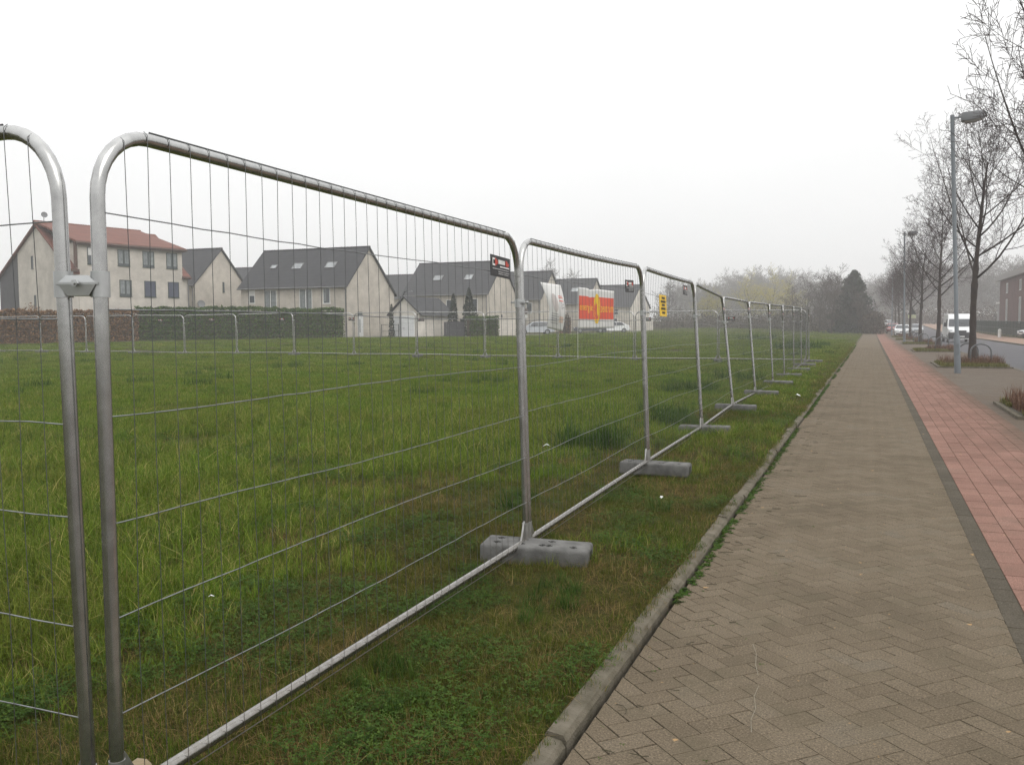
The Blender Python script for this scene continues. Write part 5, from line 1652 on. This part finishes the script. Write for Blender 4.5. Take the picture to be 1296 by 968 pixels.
for i, y in enumerate(TREES_Y[:6]):
    yc = y - .6 if i else 17.75; Lb_ = 4.4 if i else 3.1
    z0 = float(zt(3, yc))
    root = empty('planted_bed', (3.40, yc, z0), 0, bl[i], 'planted bed', BEDG)
    m = MB(); hx, hy = 1.13, Lb_ / 2
    for c, d in (((-hx, 0, -.025), (.08, 2 * hy, .14)), ((hx, 0, -.025), (.08, 2 * hy, .14)), ((0, -hy + .04, -.025), (2 * hx - .084, .08, .138)), ((0, hy - .04, -.025), (2 * hx - .084, .08, .138))): m.box(c, d)
    m.build('edging', M['kerbstone'], root)
    m = MB(); m.box((0, 0, -.02), (2 * hx - .1, 2 * hy - .18, .12)); m.build('soil', M['bedding'], root)
    rs_ = np.random.RandomState(60 + i); dens = 1. if i < 2 else .5
    m = MB(); n = int(8200 * dens)
    C = np.stack([rs_.uniform(-hx + .06, hx - .06, n), rs_.uniform(-hy + .1, hy - .1, n), np.full(n, .03)], 1)
    k = vnoise(C[:, 0] * 1.1 + i * 7, C[:, 1] * 1.1, 9)
    blades(m, C[k < .8], rs_.uniform(.06, .17, (k < .8).sum()), np.full((k < .8).sum(), .006 if i < 2 else .012), rs_, .8)
    gc = m.build('ground_cover', M['moss'], root); gc['kind'] = 'stuff'
    m = MB(); n = int(5200 * dens)
    C = np.stack([rs_.uniform(-hx + .1, hx - .06, n), rs_.uniform(-hy + .2, hy - .15, n), np.full(n, .03)], 1)
    k = vnoise(C[:, 0] * 1.3 + i * 7 + 3, C[:, 1] * 1.3, 12) + (.25 * (C[:, 0] / hx) if i else .05)
    sel = k > (.5 if i == 0 else .64)
    blades(m, C[sel], rs_.uniform(.16, .46, sel.sum()), np.full(sel.sum(), .005 if i < 2 else .011), rs_, .6)
    gc = m.build('dry_plants', M['dry'], root); gc['kind'] = 'stuff'
# ------------------------------------------------------------------ grass
def grassmat(name, stops, pos_mix, root_c, rough=.55, trans=.22):
    m, nt, b = newmat(name)
    oi = nt.nodes.new('ShaderNodeObjectInfo')
    at = nt.nodes.new('ShaderNodeAttribute'); at.attribute_name = 'rnd'
    ge = nt.nodes.new('ShaderNodeNewGeometry')
    s = N(nt, 'ShaderNodeMath', operation='MULTIPLY_ADD'); nt.links.new(at.outputs['Fac'], s.inputs[0]); s.inputs[1].default_value = .75; s.inputs[2].default_value = -.2
    s2 = N(nt, 'ShaderNodeMath', operation='MULTIPLY_ADD'); nt.links.new(oi.outputs['Random'], s2.inputs[0]); s2.inputs[1].default_value = .55
    nt.links.new(s.outputs[0], s2.inputs[2])
    r = ramp(nt, stops); nt.links.new(s2.outputs[0], r.inputs[0])
    c = r.outputs[0]
    if pos_mix:
        n1 = noise(nt, ge.outputs['Position'], .55, 6, .65)
        k = ramp(nt, [(.40, 0.), (.66, pos_mix[0])]); nt.links.new(n1, k.inputs[0])
        c = mix(nt, k.outputs[0], c, pos_mix[1])
    nt.links.new(c, b.inputs['Base Color'])
    b.inputs['Roughness'].default_value = .75; b.inputs['Specular IOR Level'].default_value = .07
    tr = nt.nodes.new('ShaderNodeBsdfTranslucent'); nt.links.new(c, tr.inputs[0])
    ms = N(nt, 'ShaderNodeMixShader', Fac=trans)
    nt.links.new(b.outputs[0], ms.inputs[1]); nt.links.new(tr.outputs[0], ms.inputs[2]); nt.links.new(ms.outputs[0], nt.nodes['Material Output'].inputs[0])
    return m
GREEN = [(.0, (.050, .094, .008)), (.35, (.090, .156, .012)), (.66, (.130, .202, .018)), (.86, (.198, .245, .036)), (.98, (.36, .31, .11))]
DARKG = [(.0, (.028, .060, .010)), (.5, (.045, .090, .014)), (1., (.080, .125, .024))]
STRAW = [(.0, (.12, .085, .030)), (.4, (.18, .125, .045)), (.7, (.25, .18, .07)), (1., (.36, .28, .13))]
M['g1'] = grassmat('meadow_grass', GREEN, (.35, (.13, .105, .024)), None)
M['g5'] = grassmat('short_turf', [(p, tuple(q * .62 for q in c)) for p, c in GREEN], (.6, (.115, .078, .026)), None)
M['g2'] = grassmat('dark_tussock_grass', DARKG, None, None)
M['g3'] = grassmat('straw_blades', STRAW, None, None, .7, .2)
M['g4'] = grassmat('clover_leaves', [(.0, (.030, .062, .010)), (.5, (.048, .092, .015)), (1., (.075, .120, .024))], None, None, .5, .25)

PROTO = bpy.data.collections.new('grass_prototypes')      # never linked to the scene: only instanced
def blade_curve(b, rs_, p, h, wd, lean, a, segs=3):
    dx, dy = math.cos(a), math.sin(a); V = []; F = []
    tw = rs_.uniform(-.6, .6)
    for i in range(segs + 1):
        t = i / segs
        off = lean * h * t ** 1.8; z = h * (t - .28 * lean * t * t)
        ww = wd * (1 - t ** 1.6) if i < segs else 0
        aa = a + math.pi / 2 + tw * t
        c = np.array([p[0] + dx * off, p[1] + dy * off, z])
        if i < segs: V += [c + np.array([math.cos(aa), math.sin(aa), 0]) * ww, c - np.array([math.cos(aa), math.sin(aa), 0]) * ww]
        else: V.append(c)
    for i in range(segs - 1): F.append((2 * i, 2 * i + 1, 2 * i + 3, 2 * i + 2))
    F.append((2 * segs - 2, 2 * segs - 1, 2 * segs))
    b.add(V, F, 0, rs_.uniform(0, 1))

def proto(k, mats, fn):
    b = MB(); fn(b)
    o = bpy.data.objects.new('tuft_%02d' % k, b.mesh('tuft', mats)); PROTO.objects.link(o)

def mk(n, rad, h0, h1, wd, lean, seed, straw=0.):
    def fn(b):
        rs_ = np.random.RandomState(seed)
        for _ in range(n):
            r = rad * math.sqrt(rs_.uniform(0, 1)); a = rs_.uniform(0, 6.283)
            h = rs_.uniform(h0, h1); st = rs_.uniform() < straw
            blade_curve(b, rs_, (r * math.cos(a), r * math.sin(a)), h * (.8 if st else 1), wd * rs_.uniform(.7, 1.25), abs(rs_.normal(0, lean)) + .08 + (.5 if st else 0), rs_.uniform(0, 6.283))
            if st: b.m[-3:] = [1] * 3
    return fn
def clover(n, rad, seed):
    def fn(b):
        rs_ = np.random.RandomState(seed)
        for _ in range(n):
            r = rad * math.sqrt(rs_.uniform(0, 1)); a = rs_.uniform(0, 6.283); h = rs_.uniform(.012, .075)
            c = np.array([r * math.cos(a), r * math.sin(a), h]); rn = rs_.uniform(0, 1)
            b0 = rs_.uniform(0, 6.283)
            for q in range(3):
                t = b0 + q * 2.094; s = rs_.uniform(.006, .012); e = np.array([math.cos(t), math.sin(t), rs_.uniform(-.5, .5)]); f = np.array([-math.sin(t), math.cos(t), 0])
                b.add([c, c + e * s + f * s * .55, c + e * s * 1.5, c + e * s - f * s * .55], [(0, 1, 2, 3)], 0, rn)
    return fn
def weed(n, seed, L0=.05, L1=.12):
    def fn(b):    # rosette of toothed leaves
        rs_ = np.random.RandomState(seed)
        for _ in range(n):
            t = rs_.uniform(0, 6.283); L = rs_.uniform(L0, L1); up = rs_.uniform(.15, .9); e = np.array([math.cos(t), math.sin(t), 0]); f = np.array([-math.sin(t), math.cos(t), 0]); rn = rs_.uniform(0, 1)
            V = []; F = []; K = 6
            for i in range(K + 1):
                q = i / K; p = e * L * q + np.array([0, 0, L * (up * q - .75 * up * q * q) + .004]); ww = L * .16 * math.sin(math.pi * min(1, .15 + q * .85)) * (1 + .35 * (i % 2))
                V += [p + f * ww + np.array([0, 0, ww * .3]), p, p - f * ww + np.array([0, 0, ww * .3])]
            for i in range(K): F += [(3 * i, 3 * i + 1, 3 * i + 4, 3 * i + 3), (3 * i + 1, 3 * i + 2, 3 * i + 5, 3 * i + 4)]
            b.add(V, F, 0, rn)
    return fn
ms = [M['g1'], M['g3']]
proto(0, [M['g5'], M['g3']], mk(16, .05, .03, .075, .0016, .55, 1, .12))     # short turf
proto(1, [M['g5'], M['g3']], mk(16, .06, .03, .085, .0016, .6, 2, .25))
proto(2, ms, mk(18, .05, .06, .13, .0019, .6, 3, .07))      # meadow
proto(3, ms, mk(18, .06, .06, .155, .0020, .7, 4, .12))
proto(4, ms, mk(14, .05, .09, .20, .0024, .75, 5, .10))
proto(5, [M['g2']], mk(60, .10, .14, .36, .0032, .65, 6))     # dark tussock
proto(6, [M['g4']], clover(20, .085, 7))
proto(7, [M['g4']], clover(16, .10, 8))
proto(8, [M['g3']], mk(9, .07, .03, .10, .0014, 1.3, 9))      # flat straw
proto(9, [M['g4']], weed(9, 10))
proto(10, ms, mk(300, .50, .05, .15, .0042, .6, 11, .08))      # one square metre of meadow, for the distance
proto(11, ms, mk(300, .50, .05, .13, .0042, .6, 12, .14))
proto(12, ms, mk(220, .75, .07, .18, .008, .6, 13, .08))      # farther still
proto(13, [M['g2']], mk(90, .30, .12, .34, .008, .6, 14))
proto(14, [M['g2']], weed(26, 15, .10, .30))


def scatter(name, P, idx, rot, scl, kind='stuff'):
    me = bpy.data.meshes.new(name)
    me.from_pydata([tuple(p) for p in P], [], [])
    a = me.attributes.new('idx', 'INT', 'POINT'); a.data.foreach_set('value', np.asarray(idx, dtype=np.int32))
    a = me.attributes.new('rot', 'FLOAT_VECTOR', 'POINT'); a.data.foreach_set('vector', np.asarray(rot, dtype=np.float32).reshape(-1))
    a = me.attributes.new('scl', 'FLOAT_VECTOR', 'POINT'); a.data.foreach_set('vector', np.asarray(scl, dtype=np.float32).reshape(-1))
    o = bpy.data.objects.new(name, me); COL.objects.link(o)
    ng = bpy.data.node_groups.new('scatter', 'GeometryNodeTree')
    ng.interface.new_socket('Geometry', in_out='INPUT', socket_type='NodeSocketGeometry')
    ng.interface.new_socket('Geometry', in_out='OUTPUT', socket_type='NodeSocketGeometry')
    gi = ng.nodes.new('NodeGroupInput'); go = ng.nodes.new('NodeGroupOutput')
    ip = ng.nodes.new('GeometryNodeInstanceOnPoints'); ci = ng.nodes.new('GeometryNodeCollectionInfo')
    ci.inputs['Collection'].default_value = PROTO; ci.inputs['Separate Children'].default_value = True; ci.inputs['Reset Children'].default_value = True
    ip.inputs['Pick Instance'].default_value = True
    def attr(nm, t):
        n = ng.nodes.new('GeometryNodeInputNamedAttribute'); n.data_type = t; n.inputs['Name'].default_value = nm; return n.outputs['Attribute']
    e = ng.nodes.new('FunctionNodeEulerToRotation')
    L = ng.links.new
    L(gi.outputs[0], ip.inputs['Points']); L(ci.outputs[0], ip.inputs['Instance']); L(attr('idx', 'INT'), ip.inputs['Instance Index'])
    L(attr('rot', 'FLOAT_VECTOR'), e.inputs[0]); L(e.outputs[0], ip.inputs['Rotation']); L(attr('scl', 'FLOAT_VECTOR'), ip.inputs['Scale'])
    L(ip.outputs[0], go.inputs[0])
    md = o.modifiers.new('scatter', 'NODES'); md.node_group = ng
    return tag(o, kind=kind)


def gh(x, y):      # height of the meadow surface
    return gz(np.asarray(x, float), np.asarray(y, float))

rs = np.random.RandomState(99)
PP, II, RR, SS = [], [], [], []
def put(x, y, idx, s, tilt=.12, sz=None):
    n = len(x)
    PP.append(np.stack([x, y, gh(x, y) - .004], 1)); II.append(idx)
    RR.append(np.stack([rs.normal(0, tilt, n), rs.normal(0, tilt, n), rs.uniform(0, 6.283, n)], 1))
    SS.append(np.stack([s, s, s if sz is None else sz], 1))
def polar(r0, r1, dens, a0=-60, a1=4):
    """random points between two ranges from where the photographer stands, bearings from the path direction"""
    A = .5 * (R_(a1) - R_(a0)) * (r1 * r1 - r0 * r0); n = int(A * dens)
    r = np.sqrt(rs.uniform(r0 * r0, r1 * r1, n)); a = rs.uniform(R_(a0), R_(a1), n)
    x, y = r * np.sin(a), r * np.cos(a)
    k = (x < -1.035 - .07 * vnoise(y * 3.3, y * 0, 4) - .03 * vnoise(y * 11, y * 0, 5)) & ((y > -1))
    return x[k], y[k]
def lush(x, y):    # 0 worn and brown by the fence and kerb .. 1 tall meadow
    d = -x - 2.2
    v = .62 * smooth((d - .1) / 2.4) + .20 * smooth((y - 4) / 10) + .55 * (vnoise(x * .55 + 40, y * .55, 21) - .5) + .30 * (vnoise(x * 1.7, y * 1.7 + 9, 22) - .5)
    return np.clip(v + .12, 0, 1)
def dense(r0, r1, dens, k):
    x, y = polar(r0, r1, dens)
    l = lush(x, y); u = rs.uniform(0, 1, len(x))
    bare = vnoise(x * 1.1 + 5, y * 1.1 + 3, 31) + .25 * (vnoise(x * 4, y * 4, 32) - .5)
    keep = ~((bare > .66) & (l < .45) & (u < .72)) & (rs.uniform(0, 1, len(x)) < .55 + .45 * vnoise(x * 2.3, y * 2.3, 33))
    x, y, l, u = x[keep], y[keep], l[keep], u[keep]
    r = rs.uniform(0, 1, len(x))
    idx = np.where(l < .33, np.where(r < .5, 0, 1), np.where(l < .58, np.where(r < .45, 2, np.where(r < .7, 1, 3)), np.where(r < .4, 3, np.where(r < .75, 4, 2))))
    cl = vnoise(x * 1.5 + 70, y * 1.5, 41)
    cl = cl + .35 * (vnoise(x * 6, y * 6, 43) - .5)
    idx = np.where((cl > .60) & (l < .66) & (rs.uniform(0, 1, len(x)) < .42), np.where(r < .5, 6, 7), idx)
    dr = vnoise(x * 1.2 + 20, y * 1.2, 51) + .35 * (vnoise(x * 5, y * 5, 53) - .5)
    idx = np.where((dr > .55) & (l < .62) & (rs.uniform(0, 1, len(x)) < .6), 8, idx)
    s = rs.uniform(.75, 1.25, len(x)) * (.8 + .32 * l) * k
    put(x, y, idx, s)
dense(1.2, 5.5, 640, .95)
dense(5.5, 10, 360, 1.02)
dense(10, 17, 170, 1.2)
# verge between fence and kerb, farther along the path
n = 5200; y = 16 + rs.uniform(0, 1, n) ** 1.3 * 60; x = -1.06 - .06 * vnoise(y * 3.3, y * 0, 4) - rs.uniform(0, 1, n) ** 1.1 * 1.2
r = rs.uniform(0, 1, n); put(x, y, np.where(r < .45, 0, np.where(r < .75, 1, np.where(r < .9, 2, 8))), rs.uniform(1.1, 1.9, n) * (1 + .012 * (y - 16)), .12, rs.uniform(.8, 1.25, n))
n = 1500; y = 74 + rs.uniform(0, 1, n) * 75; x = -1.15 - rs.uniform(0, 1, n) * 2.2; put(x, y, np.where(rs.uniform(0, 1, n) < .6, 1, 2), rs.uniform(2., 3.5, n), .12, rs.uniform(.9, 1.3, n))
# short turf close to the nearest posts
x, y = polar(1.3, 4.2, 420); k = rs.uniform(0, 1, len(x)) < .3 + .7 * vnoise(x * 2.1, y * 2.1 + 4, 35); x, y = x[k], y[k]; r = rs.uniform(0, 1, len(x)); cl = vnoise(x * 2.2 + 11, y * 2.2, 36)
put(x, y, np.where(cl > .58, np.where(r < .5, 6, 7), np.where(r < .4, 0, np.where(r < .78, 1, 8))), rs.uniform(.6, 1.05, len(x)))
# carpet of short turf, moss and thatch
def carpet(r0, r1, dens, k):
    x, y = polar(r0, r1, dens, -58, 2); l = lush(x, y); u = rs.uniform(0, 1, len(x))
    q = (u < 1.15 - l * 1.1) & (rs.uniform(0, 1, len(x)) < .45 + .75 * vnoise(x * 3.1, y * 3.1, 37))
    x, y, l = x[q], y[q], l[q]; r = rs.uniform(0, 1, len(x)); t = vnoise(x * 1.9 + 33, y * 1.9, 38) + .4 * (vnoise(x * 7, y * 7, 39) - .5)
    idx = np.where(t > .66, np.where(r < .6, 8, 1), np.where(t < .33, np.where(r < .35, 6, np.where(r < .6, 7, 0)), np.where(r < .55, 0, np.where(r < .85, 1, 8))))
    put(x, y, idx, rs.uniform(.45, .95, len(x)) * k, .2)
carpet(1.3, 5.5, 900, .9)
carpet(5.5, 10, 420, 1.15)
carpet(10, 18, 150, 1.6)
# dark tussocks
x, y = polar(1.5, 24, .55); k = vnoise(x * .5 + 3, y * .5, 61) > .50; x, y = x[k], y[k]
k = rs.uniform(0, 1, len(x)) < .75
put(x[k], y[k], np.full(k.sum(), 5), rs.uniform(.35, 1.0, k.sum()))
for tx, ty, q, s0, n in ((-1.62, 4.55, .22, .55, 9), (-2.75, 7.2, .25, .5, 8), (-3.1, 10.6, .4, 1.35, 13), (-2.75, 13.4, .4, 1.25, 9), (-3.3, 14.6, .5, 1.1, 8), (-1.95, 3.2, .18, .42, 6), (-1.75, 2.9, .2, .4, 6), (-3.6, 20, .6, 1.5, 9), (-3.0, 24.5, .6, 1.4, 7), (-9, 21, .5, 1.3, 6), (-20, 27, .6, 1.3, 6)):
    put(tx + rs.normal(0, q * .5, n), ty + rs.normal(0, q, n), np.full(n, 5), rs.uniform(.7, 1.2, n) * s0)
# middle distance
x, y = polar(15.5, 27, 14, -56, 1); k = x < -1.62; x, y = x[k], y[k]; n = len(x); put(x, y, np.where(rs.uniform(0, 1, n) < .5, 10, 11), rs.uniform(.75, 1.1, n), .05, rs.uniform(.6, 1.0, n))
x, y = polar(26, 48, 5.5, -55, 0); k = x < -1.85; x, y = x[k], y[k]; n = len(x); put(x, y, np.where(rs.uniform(0, 1, n) < .55, 10, 11), rs.uniform(.9, 1.5, n), .05, rs.uniform(.6, .95, n))
x, y = polar(47, 92, 1.5, -55, -1.6); n = len(x)
def free(x, y): return ~((x < -30) & (y > 46 + (x + 61) * .95 + 0) & (y > 45)) 
k = free(x, y) & (x < -2.2); x, y = x[k], y[k]; n = len(x); put(x, y, np.full(n, 12), rs.uniform(.8, 1.3, n), .05, rs.uniform(.55, .9, n))
x, y = polar(91, 160, .35, -22, -1.2); k = (x > -32) & (x < -2.9); x, y = x[k], y[k]; n = len(x); put(x, y, np.full(n, 12), rs.uniform(1.2, 2.2, n), .05, rs.uniform(.6, 1.0, n))
x, y = polar(18, 60, .06, -55, 0); n = len(x); put(x, y, np.full(n, 13), rs.uniform(.5, 1.1, n), .1)
# tall weeds beside the path, farther on
for tx, ty, n, s0 in ((-4.0, 58, 14, 2.2), (-4.6, 62, 8, 2.0), (-3.2, 66, 8, 1.6), (-3.2, 46, 7, 1.3), (-9.5, 84, 6, 2.3)):
    put(tx + rs.normal(0, .5, n), ty + rs.normal(0, 1.5, n), np.where(rs.uniform(0, 1, n) < .5, 13, 14), rs.uniform(.7, 1.2, n) * s0)
scatter('grass', np.concatenate(PP), np.concatenate(II), np.concatenate(RR), np.concatenate(SS))

# weeds in the gap between kerb and pavers, a few in the joints
y = rs.uniform(2.2, 70, 9000); cl = vnoise(y * 1.4, y * 0, 71) + .35 * vnoise(y * 5, y * 0, 72)
k = cl > .66 - .14 * smooth((y - 5) / 4); y = y[k]; n = len(y)
x = -1.0 + np.abs(rs.normal(0, .022, n)) + .02 * vnoise(y * 3, y * 0, 3)
P = np.stack([x, y, zt(x, y) - .004], 1); s = rs.uniform(.15, .44, n) * (1 + .35 * smooth((y - 8) / 20))
r = rs.uniform(0, 1, n)
idx = np.where(r < .62, 9, np.where(r < .85, 6, 0))
s = np.where(idx == 6, s * .4, s)
rot = np.stack([rs.normal(0, .15, n), rs.normal(0, .15, n), rs.uniform(0, 6.283, n)], 1)
# moss and turf creeping over the kerb stones
nk = 2600; yk = rs.uniform(2.2, 60, nk); ck_ = vnoise(yk * 2.2 + 8, yk * 0, 74) + .4 * (vnoise(yk * 7, yk * 0, 75) - .5); xk = -1.10 + np.abs(rs.normal(0, .028, nk)) * (.4 + ck_)
kk = ck_ > .42; xk, yk = xk[kk], yk[kk]
P = np.concatenate([P, np.stack([xk, yk, zt(xk, yk) + .034], 1)]); idx = np.concatenate([idx, np.where(rs.uniform(0, 1, len(xk)) < .55, 0, np.where(rs.uniform(0, 1, len(xk)) < .6, 1, 8))])
rot = np.concatenate([rot, np.stack([rs.normal(0, .3, len(xk)), rs.normal(0, .3, len(xk)), rs.uniform(0, 6.28, len(xk))], 1)]); s = np.concatenate([s, rs.uniform(.35, .75, len(xk)) * (1 + .02 * yk)])
# bits in the paving joints
m2 = 130; yj = rs.uniform(2.6, 14, m2); xj = PX0 + np.abs(rs.normal(0, .28, m2)); kx = xj < .6; xj, yj = xj[kx], yj[kx]
P = np.concatenate([P, np.stack([xj, yj, np.full(len(xj), -.004)], 1)]); idx = np.concatenate([idx, np.full(len(xj), 9)])
rot = np.concatenate([rot, np.stack([0 * xj, 0 * xj, rs.uniform(0, 6.28, len(xj))], 1)]); s = np.concatenate([s, rs.uniform(.06, .20, len(xj))])
scatter('kerb_weeds', P, idx, rot, np.stack([s, s, s], 1))
# shed twigs and dead stalks on the paving beside the kerb
b = MB()
for k in range(70):
    y = 3.0 + rs.uniform(0, 1) ** 1.6 * 22; x = PX0 + .04 + abs(rs.normal(0, .22))
    if x > .6: continue
    a = rs.normal(0, .5); L = rs.uniform(.02, .11); p = [np.array([x, y, float(zt(x, y)) + .006])]
    for q in range(3): p.append(p[-1] + np.array([math.cos(a) * L / 3, math.sin(a) * L / 3, rs.uniform(-.001, .003)])); a += rs.normal(0, .4)
    b.tube(p, rs.uniform(.0012, .003), 4)
for k in range(40):
    y = 45 + k * .5; x0, x1 = .695 + rs.uniform(0, .02), .775 + rs.uniform(-.03, .01); b.quad((x0, y, .004), (x1, y, .004), (x1 + rs.uniform(-.01, .01), y + .52, .004), (x0, y + .52, .004))
M['stalk'] = simple('dead_stalks', (.045, .040, .018), (.06, .05, .028), .9)
tag(b.build('debris', M['stalk']), kind='stuff')
# ------------------------------------------------------------------ camera
cd = bpy.data.cameras.new('camera'); cd.sensor_width = 36; cd.sensor_fit = 'HORIZONTAL'; cd.lens = 1115 / 1296 * 36
cd.clip_start = .05; cd.clip_end = 3000
cam = bpy.data.objects.new('camera', cd); COL.objects.link(cam)
# looking 22.1 degrees left of the path, 3.7 degrees down
yaw, pitch, roll = R_(22.129), R_(-3.683), R_(-.281)
fw = Vector((-math.sin(yaw) * math.cos(pitch), math.cos(yaw) * math.cos(pitch), math.sin(pitch)))
rt0 = fw.cross(Vector((0, 0, 1))).normalized(); up0 = rt0.cross(fw)
rt = rt0 * math.cos(roll) + up0 * math.sin(roll); up = up0 * math.cos(roll) - rt0 * math.sin(roll)
mw = Matrix((( rt.x, up.x, -fw.x, 0), (rt.y, up.y, -fw.y, 0), (rt.z, up.z, -fw.z, 1.55), (0, 0, 0, 1)))
cam.matrix_world = mw
SC.camera = cam
SC.render.engine = 'CYCLES'
cy = SC.cycles
cy.use_denoising = True
try: cy.denoiser = 'OPENIMAGEDENOISE'; cy.denoising_input_passes = 'RGB_ALBEDO_NORMAL'; cy.denoising_prefilter = 'NONE'; cy.denoising_quality = 'HIGH'
except Exception: pass
cy.max_bounces = 5; cy.diffuse_bounces = 3; cy.glossy_bounces = 3; cy.transmission_bounces = 2; cy.volume_bounces = 1; cy.transparent_max_bounces = 8
cy.use_adaptive_sampling = False
cy.caustics_reflective = False; cy.caustics_refractive = False
cy.sample_clamp_indirect = 4.
SC.view_settings.view_transform = 'Standard'; SC.view_settings.look = 'None'
SC.view_settings.exposure = 0; SC.view_settings.gamma = 1; SC.view_settings.use_curve_mapping = False
